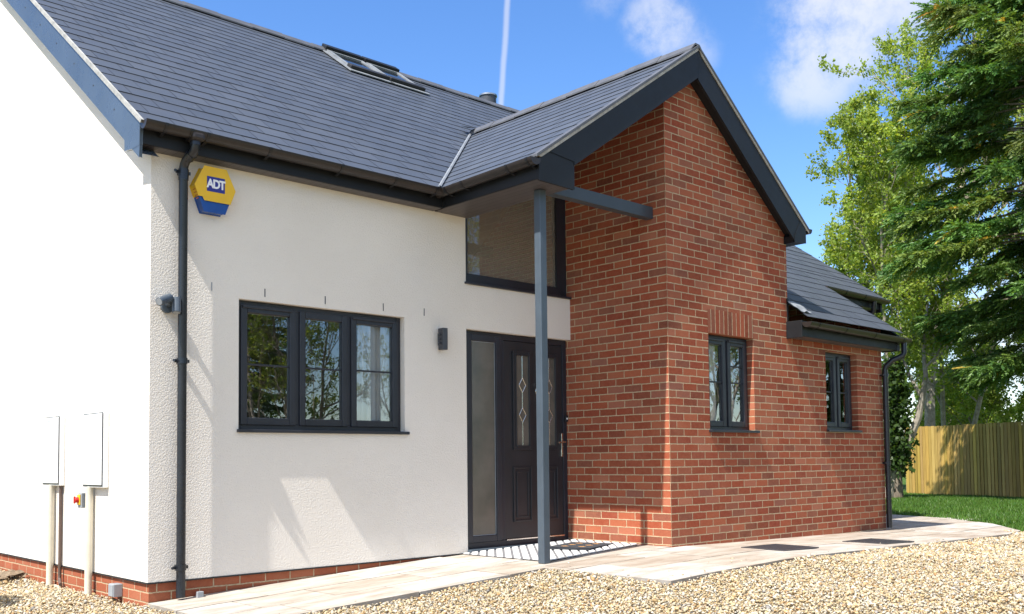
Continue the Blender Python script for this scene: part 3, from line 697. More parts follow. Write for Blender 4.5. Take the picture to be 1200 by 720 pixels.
# twin spotlight
tw = empty('twin_spotlight', (.125, 0, 2.02), 'grey twin spotlight on the render at the corner left of the downpipe', 'wall light')
mb = MB(); mb.tube([(.125,-.001,2.02),(.125,-.03,2.02)], .048, 24).tube([(.125,-.03,2.035),(.125,-.075,2.05)], .022, 14); mb.build('light_base', M['barge'], tw, .004, True)
for a, b, nm in (((.105,-.10,2.075),(.005,-.150,2.03),'spot'), ((.16,-.10,2.07),(.150,-.125,1.965),'spot')):
    a, b = Vector(a), Vector(b); d = (b-a).normalized()
    mb = MB(); mb.tube([a-d*.01, b], .033, 22).tube([Vector((.125,-.07,2.05)), a], .016, 10); s_o = mb.build('spot_head', M['barge'], tw, .003, True)
    mb = MB(); mb.tube([b-d*.001, b+d*.0015], .026, 22); mb.build('lens', M['grey_plastic'], s_o)
wl = empty('wall_light', (2.765, 0, 1.975), 'slim black up and down light on the render between window and door', 'wall light')
MB().box(2.742, 2.800, -.095, -.02, 1.873, 2.078).build('light_body', M['dark_plastic'], wl, .005)
MB().box(2.752, 2.79, -.0195, -.001, 1.92, 2.03).build('light_bracket', M['dark_plastic'], wl)
mb = MB()
for zz in (1.935, 1.975, 2.015): mb.tube([(2.7415,-.055,zz),(2.722,-.055,zz)], .012, 12)
mb.build('side_fixings', M['dark_plastic'], wl, smooth=True)
# meter boxes on the sunlit gable
def meter_box(y0, y1, z0, z1, label, slots):
    e = empty('meter_box', (-.03, (y0+y1)/2, z0), label, 'meter box', 'meter boxes on the gable wall')
    MB().box(-.050, -.001, y0, y1, z0, z1).build('box_body', M['white_plastic'], e, .008)
    MB().box(-.060, -.0517, y0+.012, y1-.012, z0+.022, z1-.012).build('box_door', M['white_plastic'], e, .004)
    MB().box(-.0515, -.0500, y0+.002, y1-.002, z0+.010, z1-.002).build('door_seal', M['dark_plastic'], e)
    if slots:
        mb = MB()
        for zz in (z0+.05, z1-.04):
            for k in (0, 1): mb.box(-.0612, -.0602, y0+.10+k*.11, y0+.19+k*.11, zz-.004, zz+.004)
        for zz in (z0+.09, z1-.09): mb.box(-.0612, -.0602, y0+.018, y0+.03, zz-.014, zz+.014)
        mb.build('vent_slots', M['grey_plastic'], e)
    return e
mbx = meter_box(1.795, 2.225, .650, 1.265, 'white meter box with dark slots, left of two on the gable wall', True)
mby = meter_box(.775, 1.215, .645, 1.255, 'plain white meter box, the one nearer the house corner', False)
gz = -.25
MB().tube([(-.040,2.03,.655),(-.040,2.03,gz)], .030, 16).build('conduit', M['cream_pipe'], mbx, smooth=True)
mb = MB(); mb.tube([(-.020,1.835,.655),(-.020,1.835,-.12),(-.022,1.83,-.16),(-.03,1.79,-.19),(-.05,1.72,-.2)], .015, 12); mb.build('service_pipe', M['brown_pipe'], mbx, smooth=True)
MB().tube([(-.042,1.085,.65),(-.042,1.085,gz)], .030, 16).build('conduit', M['cream_pipe'], mby, smooth=True)
iso = empty('isolator_switch', (-.03, 1.22, .48), 'grey rotary isolator with yellow plate and red knob between the meter boxes', 'switch')
MB().box(-.075, -.002, 1.17, 1.255, .475, .60).build('switch_body', M['grey_plastic'], iso, .005)
MB().box(-.05, -.0, 1.160, 1.1695, .478, .597).build('switch_side', M['dark_plastic'], iso)
MB().box(-.086, -.0755, 1.185, 1.245, .50, .585).build('switch_plate', M['yellow2'], iso, .004)
mb = MB(); mb.tube([(-.0865,1.215,.542),(-.115,1.215,.542)], [.026,.02], 16); mb.box(-.122, -.108, 1.208, 1.222, .512, .572); mb.build('switch_knob', M['red'], iso, .002)
jb = empty('junction_box', (-.03, .56, -.15), 'small grey junction box low on the brick plinth at the gable', 'junction box')
MB().box(-.060, .011, .50, .60, -.195, -.095).build('junction_body', M['grey_plastic'], jb, .005)
MB().box(-.066, -.0605, .506, .594, -.189, -.101).build('junction_lid', M['grey_plastic'], jb, .004)

# ------------------------------------------------------------------ ground, paving, gravel, lawn
def sheet(name, xs, ys, zf, m, kind='structure'):
    mb = MB(); vs = [(x, y, zf(x, y)) for x in xs for y in ys]; n = len(ys)
    mb.shared(vs, [(i*n+j, (i+1)*n+j, (i+1)*n+j+1, i*n+j+1) for i in range(len(xs)-1) for j in range(n-1)])
    o = mb.build(name, m, smooth=True); tag(o, kind=kind); return o
sheet('ground', [-400, -60, -20, 0, 20, 60, 400], [-400, -60, -20, 0, 20, 60, 400], lambda x, y: -.75 if max(abs(x), abs(y)) > 30 else -.62, M['turf'])
gx = np.concatenate([[-34,-22], np.linspace(-12, 0, 10), np.linspace(.4, 14, 40), [18, 24]])
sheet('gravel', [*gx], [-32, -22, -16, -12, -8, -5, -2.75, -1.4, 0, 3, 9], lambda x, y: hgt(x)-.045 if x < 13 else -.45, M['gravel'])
def lawnz(x, y): return hgt(x)-.02
sheet('lawn', np.linspace(9.1, 60, 60), np.linspace(-30, 40, 60), lambda x, y: lawnz(x, y) if x > 9.3 else -.2, M['turf'])
LAWN_EDGE = [(9.2,-2.68),(9.85,-2.58),(11.0,-1.80),(11.9,-.80),(12.45,.35),(12.45,2.2)]
# slabs
def slabs(conv, y0, rows, seed):
    hs = halves(conv); rr_ = random.Random(seed); xs = [p[0] for p in conv]; ys = [p[1] for p in conv]; y = y0
    while y < max(ys):
        h_ = rr_.choice(rows); x = min(xs)-rr_.uniform(0, .5)
        while x < max(xs):
            L_ = rr_.choice((.45, .6, .6, .9, .9)); g = .006
            p = clip([(x+g,y+g),(x+L_-g,y+g),(x+L_-g,y+h_-g),(x+g,y+h_-g)], hs)
            if len(p) >= 3:
                b = rr_.choice(((.335,.295,.25),(.35,.315,.275),(.31,.265,.222),(.365,.335,.30),(.325,.285,.242),(.385,.36,.33))); dz = rr_.uniform(-.0015, .0025)
                tx, ty = rr_.uniform(-.002,.002), rr_.uniform(-.002,.002); cxm = sum(q[0] for q in p)/len(p); cym = sum(q[1] for q in p)/len(p)
                zt_ = lambda q: hgt(q[0])+dz+tx*(q[0]-cxm)+ty*(q[1]-cym)
                top = [(q[0], q[1], zt_(q)) for q in p]; PV.face(top, None, b)
                for a in range(len(p)):
                    c = (a+1) % len(p); A, B = top[a], top[c]; PV.face([A, B, (B[0],B[1],B[2]-.04), (A[0],A[1],A[2]-.04)], None, tuple(k*.75 for k in b))
            x += L_
        y += h_
PV = MB()
slabs([(0,-1.40),(2.755,-1.40),(2.755,-.001),(0,-.001)], -1.40, (.45,.6), 2)
slabs([(2.76,-2.70),(9.2,-2.70),(9.2,YB-.001),(2.76,YB-.001)], -2.70, (.45,.6,.6), 5)
slabs([(2.76,YB+.001),(XB-.002,YB+.001),(XB-.002,-.056),(2.76,-.056)], YB+.001, (.45,.6,.6), 8)
slabs([(9.2,-2.68),(9.85,-2.58),(11.0,-1.80),(11.9,-.80),(12.45,.35),(12.45,1.9),(9.2,1.9)], -2.70, (.6,.6,.45), 9)
slabs([(8.935,YB+.001),(9.198,YB+.001),(9.198,1.9),(8.935,1.9)], YB, (.6,), 4)
o = PV.build('paving', M['paving'], bevel=0); tag(o, kind='structure')
mb = MB()
for (x0, x1, y0, y1) in ((.002,2.76,-1.39,0), (2.761,9.2,-2.69,0), (9.201,12.2,-1.2,1.9)):
    n = 12
    for k in range(n):
        a, b = x0+(x1-x0)*k/n, x0+(x1-x0)*(k+1)/n
        mb.face([(a,y0,hgt(a)-.006),(b,y0,hgt(b)-.006),(b,y1,hgt(b)-.006),(a,y1,hgt(a)-.006)])
mb.face([(9.201,-2.66,hgt(9.2)-.006),(9.8,-2.56,hgt(9.8)-.006),(11,-1.79,hgt(11)-.006),(11.6,-1.2,hgt(11.6)-.006),(9.201,-1.2,hgt(9.2)-.006)])
o = mb.build('paving_joints', M['joint']); tag(o, kind='structure')

# pebbles over the part of the gravel the picture looks at
CAM = np.array([-2.9801, -7.173, .8272])
def pebbles(n, x0, x1, y0, y1, inside, s0, s1, seed):
    r = np.random.default_rng(seed); x = r.uniform(x0, x1, n); y = r.uniform(y0, y1, n)
    k = inside(x, y); x, y = x[k], y[k]; n = len(x)
    z = np.interp(x, [-6,-.05,0,3,4.5,6.5,9,12.5,24], [-.25,-.21,-.2,-.05,-.014,-.05,-.092,-.11,-.19])-.034+r.uniform(0, .026, n)
    z += .014*np.sin(x*2.1+y)*np.cos(y*1.7)+.008*np.sin(x*5.3-y*3.1)
    base = np.array([(1,0,0),(.3,.95,0),(-.8,.6,0),(-.85,-.5,0),(.25,-1,0),(.1,.05,.75),(-.05,0,-.7)], float)
    tri = np.array([(0,1,5),(1,2,5),(2,3,5),(3,4,5),(4,0,5),(1,0,6),(2,1,6),(3,2,6),(4,3,6),(0,4,6)])
    sc = r.uniform(s0, s1, n)*np.exp(r.normal(0, .28, n)); asp = np.stack([sc*r.uniform(.85,1.35,n), sc*r.uniform(.65,1.05,n), sc*r.uniform(.45,.8,n)], 1)
    V = base[None]*asp[:,None]*(1+r.uniform(-.18,.18,(n,7,1)))
    q = r.normal(size=(n,4))*np.array([1,.32,.32,1.]); q /= np.linalg.norm(q, axis=1, keepdims=True); w, a, b, c = q.T
    Rm = np.stack([1-2*(b*b+c*c),2*(a*b-c*w),2*(a*c+b*w),2*(a*b+c*w),1-2*(a*a+c*c),2*(b*c-a*w),2*(a*c-b*w),2*(b*c+a*w),1-2*(a*a+b*b)],1).reshape(n,3,3)
    V = np.einsum('nij,nkj->nki', Rm, V)+np.stack([x,y,z],1)[:,None]
    F = (np.arange(n)*7)[:,None,None]+tri[None]
    pal = np.array([(.56,.44,.26),(.64,.55,.38),(.48,.33,.16),(.62,.57,.46),(.52,.41,.26),(.42,.36,.29),(.60,.46,.24),(.62,.585,.51),(.38,.27,.16),(.66,.58,.44),(.30,.28,.26),(.50,.29,.13)])
    pc = np.array([.15,.16,.09,.12,.12,.05,.11,.07,.03,.07,.02,.03]); pc = pc/pc.sum()
    col = pal[r.choice(len(pal), n, p=pc)]*r.uniform(.62,1.0,(n,1))
    return V.reshape(-1,3), F.reshape(-1,3), np.repeat(col, 10, 0)
def not_paved(x, y):
    ok = ~((x > -.0) & (x < 2.755) & (y > -1.405)) & ~((x > 2.75) & (x < 9.2) & (y > -2.705)) & ~((x > 9.2) & (y > -2.70+np.clip((x-9.3),0,9)*.72)) & ~((x > -.012) & (y > -.012))
    d = np.stack([x-CAM[0], y-CAM[1]], 1); yaw = .7498; f = d@np.array([math.sin(yaw), math.cos(yaw)]); s = d@np.array([math.cos(yaw), -math.sin(yaw)])
    ok &= (x < 9.85) | (y < -2.74-.10*(x-9.6))
    return ok & (f > 2.6) & (np.abs(s) < f*.62+.5)
A = pebbles(560000, -3.2, 9.5, -6.5, 5.2, lambda x, y: not_paved(x, y) & (np.hypot(x-CAM[0], y-CAM[1]) < 9.5), .0078, .0125, 1)
B = pebbles(620000, -3.6, 17, -8.5, 7., lambda x, y: not_paved(x, y) & (np.hypot(x-CAM[0], y-CAM[1]) >= 9.2), .0105, .0160, 2)
def edge_strip(x, y):
    e = np.where(x < 2.755, y+1.40, y+2.70); e2 = np.where((y > -2.7) & (y < -1.4) & (x > 2.76), x-2.76, 9.)
    d_ = np.minimum(np.where(e > .01, e, 9.), np.where(e2 > .01, e2, 9.)); return (x > .02) & (x < 9) & (d_ < .5) & (np.random.default_rng(8).random(len(x)) < np.exp(-d_*9)*.5)
C_ = pebbles(2600, 0, 9, -2.7, -.6, edge_strip, .006, .0105, 6); C_[0][:,2] += .028
A = (np.concatenate([A[0], C_[0]]), np.concatenate([A[1], C_[1]+len(A[0])]), np.concatenate([A[2], C_[2]]))
V = np.concatenate([A[0], B[0]]); F = np.concatenate([A[1], B[1]+len(A[0])]); Cc = np.concatenate([A[2], B[2]])
o = big_mesh('gravel_stones', V, F, M['pebble'], cols=Cc); tag(o, 'golden buff gravel chippings covering the drive in front of the paving', 'gravel', kind='stuff')

# grass blades
def grass(n, x0, x1, y0, y1, ok, seed):
    r = np.random.default_rng(seed); x = r.uniform(x0, x1, n); y = r.uniform(y0, y1, n); k = ok(x, y); x, y = x[k], y[k]; n = len(x)
    z = np.interp(x, [9,12.5,24], [-.092,-.11,-.19])-.025
    cl = .5+.5*np.sin(x*1.9+np.sin(y*2.3))*np.cos(y*1.6); h_ = r.uniform(.035,.085,n)*(.7+.6*cl); a = r.uniform(0,6.28,n); wd = r.uniform(.006,.012,n)
    lx, ly = np.cos(a)*wd, np.sin(a)*wd; bx, by = r.normal(0,.025,n), r.normal(0,.025,n)
    V = np.stack([np.stack([x-lx,y-ly,z],1), np.stack([x+lx,y+ly,z],1), np.stack([x+bx,y+by,z+h_],1)],1)
    c = np.array([(.075,.155,.022)])*r.uniform(.7,1.35,(n,1))*np.stack([1+.25*r.normal(size=n)*.5, np.ones(n), np.ones(n)],1)
    return V.reshape(-1,3), np.arange(3*n).reshape(n,3), np.clip(c,.004,.4)
def lawn_ok(x, y): return ((x > 12.5) | ((x > 9.25) & (y < -2.72+np.clip((x-9.3),0,9)*.86)) ) & ((x > 9.9) | (y > -2.9)) & (y > -2.9+(x-9.9)*-.35)
V, F, c = grass(260000, 9.3, 24, -9, 7.5, lambda x, y: ((x > 12.5) | (y < np.interp(x, [9.2,9.85,11,11.9,12.45],[-2.7,-2.6,-1.82,-.82,.33]))) & (y > -2.66-.10*(x-9.6)), 5)
o = big_mesh('lawn_grass', V, F, M['grass'], cols=c); tag(o, 'short green lawn grass between the paving and the fence', 'grass', kind='stuff')

# ------------------------------------------------------------------ small things on the ground
pad = empty('striped_ribs', (3.7, -.6, -.03), 'added ribs standing in for the light and dark stripes before the door', 'stripe stand-in')  # added ribs stand in for light and dark stripes, cut at the post's shadow
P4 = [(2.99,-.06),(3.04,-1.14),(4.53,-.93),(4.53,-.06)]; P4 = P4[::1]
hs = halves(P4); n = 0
base = MB(); base.face([(x, y, hgt(x)+.006) for x, y in P4]); base.build('stripe_base', M['rib_dark'], pad)
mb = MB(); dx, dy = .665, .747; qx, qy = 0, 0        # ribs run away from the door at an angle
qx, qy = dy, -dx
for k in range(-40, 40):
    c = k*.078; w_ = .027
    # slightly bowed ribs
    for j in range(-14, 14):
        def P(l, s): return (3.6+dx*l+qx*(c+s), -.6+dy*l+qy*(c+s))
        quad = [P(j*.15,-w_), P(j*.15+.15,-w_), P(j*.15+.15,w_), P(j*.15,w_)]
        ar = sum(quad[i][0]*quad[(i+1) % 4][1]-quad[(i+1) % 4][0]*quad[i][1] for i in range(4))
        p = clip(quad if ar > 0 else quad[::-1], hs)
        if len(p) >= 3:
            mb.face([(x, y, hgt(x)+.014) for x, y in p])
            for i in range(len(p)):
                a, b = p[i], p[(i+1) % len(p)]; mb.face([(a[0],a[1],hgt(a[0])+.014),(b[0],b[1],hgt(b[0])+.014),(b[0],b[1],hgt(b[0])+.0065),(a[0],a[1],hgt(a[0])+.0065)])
mb.build('stripe_ribs', M['rib'], pad)
dm = empty('doormat', (4.0, -.62, -.013), 'dark doormat with orange motifs lying askew in front of the door', 'doormat')
A, ux, uy = Vector((3.80,-.93)), Vector((.945,.327)), Vector((-.327,.945)); Wm, Hm = .60, .44
def mp(u, v): return A+ux*u+uy*v
q4 = [mp(0,0), mp(Wm,0), mp(Wm,Hm), mp(0,Hm)]
MB().prism([(p.x, p.y) for p in q4], 2, -.013, .003).build('mat_pile', M['mat_fibre'], dm, .004)
for i in range(3):
    for j in range(2):
        mb = MB(); u, v = .13+i*.17, .13+j*.18
        st_ = [mp(u+(.04 if k % 2 == 0 else .017)*math.cos(k*math.pi/4), v+(.04 if k % 2 == 0 else .017)*math.sin(k*math.pi/4)) for k in range(8)]
        mb.prism([(p.x, p.y) for p in st_], 2, .0025, .0055); mb.build('mat_motif', M['mat_motif'], dm)
def grate(cx, cy, rot, sx, sy, label):
    z = hgt(cx)+.006; e = empty('drain_grate', (cx, cy, z), label, 'drain grate', 'drain grates set in the paving')
    ca, sa = math.cos(rot), math.sin(rot); P = lambda u, v: (cx+u*ca-v*sa, cy+u*sa+v*ca)
    mb = MB()
    for a, b, c, d in ((-sx,sx,-sy,-sy+.03),(-sx,sx,sy-.03,sy),(-sx,-sx+.03,-sy+.03,sy-.03),(sx-.03,sx,-sy+.03,sy-.03)): mb.prism([P(a,c),P(b,c),P(b,d),P(a,d)], 2, z-.004, z+.006)
    mb.build('grate_frame', M['grate'], e)
    mb = MB(); n = 11
    for k in range(n):
        v = -sy+.03+(k+.5)*(2*sy-.06)/n; mb.prism([P(-sx+.03,v-.012),P(sx-.03,v-.012),P(sx-.03,v+.012),P(-sx+.03,v+.012)], 2, z-.003, z+.003)
    mb.build('grate_bars', M['grate'], e)
    mb = MB(); mb.face([(*P(-sx+.03,-sy+.03),z-.002),(*P(sx-.03,-sy+.03),z-.002),(*P(sx-.03,sy-.03),z-.002),(*P(-sx+.03,sy-.03),z-.002)]); mb.build('grate_pan', M['black'], e)
grate(5.225, -2.07, R(-6), .26, .25, 'dark square drain grate in the paving below the gable window')
grate(6.72, -2.30, R(-6), .26, .25, 'dark drain grate in the paving near the right brick window')
cl = empty('drain_clip', (.42,-.1,-.18), 'small grey metal clip at the foot of the left downpipe', 'clip')
MB().box(.335, .385, -.115, -.085, -.185, -.135).build('clip_body', M['grey_plastic'], cl, .004)
# unseen shrub pot, added for the shadow at the lower left, and bark beside it
deb = empty('bark_pieces', (-.2, 2.8, -.25), 'brown curled pieces of bark on the gravel by the gable wall', 'bark')
mb = MB(); rr_ = random.Random(4)
for k in range(4):
    a = rr_.uniform(0, 3); c = Vector((-.20+rr_.uniform(-.08,.08), 2.80+rr_.uniform(-.22,.22), -.215+.012*k)); d = Vector((math.cos(a), math.sin(a), .1)); q = Vector((-d.y, d.x, 0)); L_ = rr_.uniform(.10,.2)
    pts = [[c+d*(i-2)*L_/2+q*(j-1)*.05+Vector((0,0,.025*(1-(j-1)**2)+rr_.uniform(-.008,.008))) for j in range(3)] for i in range(5)]
    for i in range(4):
        for j in range(2): mb.face([pts[i][j], pts[i+1][j], pts[i+1][j+1], pts[i][j+1]])
mb.build('bark_strips', M['stump'], deb)

# ------------------------------------------------------------------ fence
FA, FB = np.array([23.3,5.15]), np.array([21.75,1.60]); fd = (FB-FA)/np.linalg.norm(FB-FA); fn = np.array([fd[1], -fd[0]])
if fn[0] > 0: fn = -fn
fe = empty('board_fence', (FA[0], FA[1], -.19), 'tan timber close board fence beyond the lawn, dappled with shade', 'fence')
rr_ = random.Random(12); blen = 1.85
for b in range(6):
    mb = MB()
    for k in range(17):
        s0 = b*blen+k*blen/17; s1 = s0+blen/17-.010; tilt = rr_.uniform(-.004,.004); c = rr_.uniform(.66,1.12); g = (.46*c, .31*c*rr_.uniform(.95,1.05), .088*c*rr_.uniform(.8,1.2))
        a0 = FA+fd*s0-fn*(.004+tilt); a1 = FA+fd*s1-fn*(-.004-tilt); th = fn*.014; ztp = 1.63+rr_.uniform(-.012,.012)
        base = [(a0[0],a0[1]),(a1[0],a1[1]),(a1[0]+th[0],a1[1]+th[1]),(a0[0]+th[0],a0[1]+th[1])]
        mb.prism(base, 2, -.17, ztp, g)
    a0 = FA+fd*(b*blen)-fn*.012; a1 = FA+fd*((b+1)*blen)-fn*.012; th = -fn*.006
    mb.prism([(a0[0],a0[1]),(a1[0],a1[1]),(a1[0]+th[0],a1[1]+th[1]),(a0[0]+th[0],a0[1]+th[1])], 2, -.17, 1.55, (.05,.034,.015))
    mb.build('fence_panel', M['timber'], fe)
    p = FA+fd*(b*blen)-fn*.06; mb = MB(); mb.box(p[0]-.05, p[0]+.05, p[1]-.05, p[1]+.05, -.25, 1.60, (.34,.25,.10)); mb.build('fence_post', M['timber'], fe)
    q0 = FA+fd*(b*blen)-fn*.03; q1 = FA+fd*((b+1)*blen)-fn*.03
    mb = MB()
    for zz in (.15,.75,1.35): mb.tube([(q0[0],q0[1],zz),(q1[0],q1[1],zz)], .035, 4, col=(.34,.25,.10))
    mb.build('fence_rail', M['timber'], fe)
lf = empty('low_fence', (24.2, 6.3, -.2), 'low weathered timber rail fence beside the ivy clad tree', 'fence')
mb = MB()
for zz in (.05,.3): mb.box(23.2, 24.6, 6.2, 6.26, zz, zz+.12, (.30,.22,.12))
mb.build('fence_rail', M['timber'], lf)
MB().box(23.3, 23.4, 6.265, 6.36, -.25, .5, (.26,.2,.12)).build('fence_post', M['timber'], lf)

# ------------------------------------------------------------------ trees
def leaf_quads(P, D, L, W, r, bend=.25):
    """diamond leaves: P base points, D unit directions, L lengths, W half widths"""
    n = len(P); rnd = r.normal(size=(n,3)); side = np.cross(D, rnd); side /= np.linalg.norm(side, axis=1, keepdims=True)+1e-9
    nor = np.cross(D, side); mid = P+D*(L*.45)[:,None]
    a = P; b = mid+side*W[:,None]-nor*(W*bend)[:,None]; c = P+D*L[:,None]-nor*(L*.15)[:,None]; d = mid-side*W[:,None]-nor*(W*bend)[:,None]
    return np.stack([a,b,c,d],1).reshape(-1,3), np.arange(4*n).reshape(n,4)
def unit(v): return v/(np.linalg.norm(v, axis=-1, keepdims=True)+1e-9)
def broad_tree(name, base, H, spread, seed, label, cat='tree', group=None, pal=((.24,.335,.055),(.19,.285,.048),(.30,.375,.075)), nl=34, leaf=.098, stems=1, lean=(0,0), clear=.22, bark='bark_pale', n1=15, gap=0., top=.55):
    r = np.random.default_rng(seed); rr_ = random.Random(seed); wood = MB(); tips = []
    def grow(p, d, L, rad, lev):
        n = 5; path = [p]; rads = [rad]; dirs = [d]
        for i in range(n):
            j = Vector((rr_.gauss(0,1), rr_.gauss(0,1), rr_.gauss(0,.6)))*(.10+.05*lev)
            d = (d+j+Vector((0,0,.10 if lev else .05))).normalized(); p = p+d*L/n; path.append(p); rads.append(max(rad*(1-.72*(i+1)/n), .004)); dirs.append(d)
        wood.tube(path, rads, (8,6,4,3)[lev], cap=False)
        if lev == 3: tips.append(path); return
        k = (n1, 6, 5)[lev]
        for c in range(k):
            t_ = (clear+(1-clear)*(c+rr_.random())/k) if lev == 0 else .25+.75*(c+rr_.random())/k
            i = min(int(t_*n), n-1); q = path[i].lerp(path[i+1], t_*n-i); dd = dirs[i+1]
            az = rr_.uniform(0, 2*math.pi); out = Vector((math.cos(az), math.sin(az), 0)); ax_ = dd.cross(out); ax_ = ax_ if ax_.length > 1e-3 else Vector((1,0,0))
            nd = Quaternion(ax_.normalized(), R(rr_.uniform(32,62) if lev else rr_.uniform(38,70)-18*t_)) @ dd
            ll = (spread*(1.15-top*t_)*rr_.uniform(.7,1.1) if lev == 0 else L*rr_.uniform(.38,.6)*(1.1-.4*t_))
            grow(q, nd, ll, max(rads[i]*rr_.uniform(.35,.55), .006), lev+1)
        if lev: tips.append(path[2:])
    for s in range(stems):
        az = s*2.4+seed; d = Vector((lean[0]+(.22*math.cos(az) if stems > 1 else 0), lean[1]+(.22*math.sin(az) if stems > 1 else 0), 1)).normalized()
        grow(Vector(base)+Vector((.15*math.cos(az),.15*math.sin(az),0))*(stems > 1), d, H*.88*rr_.uniform(.85,1), H*.0095/(stems**.4), 0)
    e = empty(name, base, label, cat, group)
    wood.build('trunk', M[bark], e, smooth=True)
    P = []; D = []
    for path in tips:
        if rr_.random() < gap: continue
        pts = np.array([tuple(p) for p in path]); m_ = nl if len(path) > 4 else nl//3
        s = r.uniform(.15,1,m_)*(len(pts)-1); i = np.minimum(s.astype(int), len(pts)-2); q = pts[i]+(pts[i+1]-pts[i])*(s-i)[:,None]
        P.append(q+r.normal(0,.07,(m_,3))); D.append(unit(r.normal(size=(m_,3))+np.array([0,0,-.25])))
    P = np.concatenate(P); D = np.concatenate(D); n = len(P); L = leaf*r.uniform(.7,1.3,n)
    V, F = leaf_quads(P, D, L, L*.36, r)
    cl_ = np.sin(P[:,0]*2.3+seed)*np.cos(P[:,1]*1.9)*np.sin(P[:,2]*1.7); pal = np.array(pal)
    col = pal[r.integers(0,len(pal),n)]*(1+.22*cl_[:,None])*r.uniform(.8,1.2,(n,1))
    big_mesh('crown', V, F, M['leaf'], e, col, base); return e
def cypress(name, base, H, Rad, seed, label, cat='tree', group=None, low=.1, dens=1., pal=((.105,.195,.042),(.082,.168,.038),(.135,.230,.052),(.062,.138,.036))):
    r = np.random.default_rng(seed); rr_ = random.Random(seed); wood = MB(); b0 = Vector(base)
    wood.tube([b0, b0+Vector((.05,.05,H*.4)), b0+Vector((0,.08,H*.97))], [H*.022,H*.014,.02], 9)
    pal = np.array(pal); Ps = []; Ds = []; Ls = []; Ws = []; Cs = []
    z = low*H
    while z < H*.985:
        t_ = (z/H-low)/(1-low); Lm = Rad*(math.sin(min(1, .30+t_*2.2)*math.pi/2))*(1-t_)**.62+.25
        for k in range(8):
            az = rr_.uniform(0, 6.283); L = Lm*rr_.uniform(.58,1.14); n = 8; p = b0+Vector((0,.03,z+rr_.uniform(-.35,.35))); d = Vector((math.cos(az), math.sin(az), .30-.2*(1-t_))); path = [p]
            for i in range(n):
                d = (d+Vector((rr_.gauss(0,.07), rr_.gauss(0,.07), -.085 if i < 5 else .05))).normalized(); p = p+d*L/n; path.append(p)
            wood.tube(path, [max(.010*L*(1-i/(n+1)), .006) for i in range(n+1)], 4, cap=False)
            pts = np.array([tuple(q) for q in path]); m_ = int(L*22*dens); s = (r.uniform(.22,1,m_)**.75)*n*.999; i = s.astype(int); q = pts[i]+(pts[i+1]-pts[i])*(s-i)[:,None]; ax_ = unit(pts[i+1]-pts[i])
            sgn = r.choice([-1,1],m_)[:,None]; side = unit(np.cross(ax_, np.array([0,0,1.])))*sgn
            sd = unit(ax_*r.uniform(.5,1.2,(m_,1))+side*r.uniform(.2,1.1,(m_,1))+np.array([0,0,1.])*r.uniform(-.55,.32,(m_,1))); sl_ = r.uniform(.26,.58,m_)*(.75+.1*L)
            cc = pal[r.integers(0,len(pal),m_)]*np.array([r.uniform(.85,1.35),1.,r.uniform(.8,1.1)])*r.uniform(.68,1.22)*r.uniform(.85,1.15,(m_,1)); cc = cc*np.where(r.random((m_,1)) < .012, np.array([[3.2,1.3,.9]]), 1.)
            nf = 14                                            # leaflets up each flat drooping spray
            side2 = unit(np.cross(sd, unit(np.array([0,0,1.])+.35*r.normal(size=(m_,3)))))
            for f in range(nf):
                u = (f+.5)/nf; lr = 1 if f % 2 else -1
                ps = q+sd*(sl_*u)[:,None]+np.array([0,0,-1.])*(.16*sl_*u*u)[:,None]
                dd = unit(sd*.95+side2*lr*.8*(1-.5*u)+np.array([0,0,-.22])+.18*r.normal(size=(m_,3)))
                Ps.append(ps); Ds.append(dd); Ls.append(sl_*(.33*(1-.5*u))); Ws.append(sl_*.026+.006); Cs.append(cc*(.85+.3*u))
        z += H*.0215*rr_.uniform(.8,1.2)
    e = empty(name, base, label, cat, group); wood.build('trunk', M['bark'], e, smooth=True)
    P = np.concatenate(Ps); V, F = leaf_quads(P, np.concatenate(Ds), np.concatenate(Ls), np.concatenate(Ws), r, .1)
    big_mesh('crown', V, F, M['needle'], e, np.concatenate(Cs), base); return e
def pt(u, v, t_):
    """world point at horizontal distance t_ in the direction of a photo pixel"""
    return None
def at(ax_, ay_, t_, z=-.25): return (CAM[0]+ax_*t_, CAM[1]+ay_*t_, z)
con = cypress('cypress_tree', at(.9535,.301,24.3), 16.8, 3.75, 21, 'tall dark green cypress with drooping sprays at the right of the lawn', low=.20, dens=2.1)
t1 = broad_tree('young_ash_tree', at(.8975,.441,32.), 12.6, 3.5, 31, 'slender tree in pale spring leaf just right of the gable foot', stems=3, nl=40, gap=.10, n1=17)
t2 = broad_tree('spring_tree', at(.914,.406,32.), 19., 4.5, 42, 'tallest pale green spring tree, between roof and dark cypress', n1=30, nl=62, clear=.24, top=.30, gap=.06)
t3 = broad_tree('thin_branched_tree', at(.922,.388,34.), 13., 4.0, 53, 'half bare tree with grey branches behind the fence, left of the cypress', nl=15, gap=.35, n1=16, stems=2)
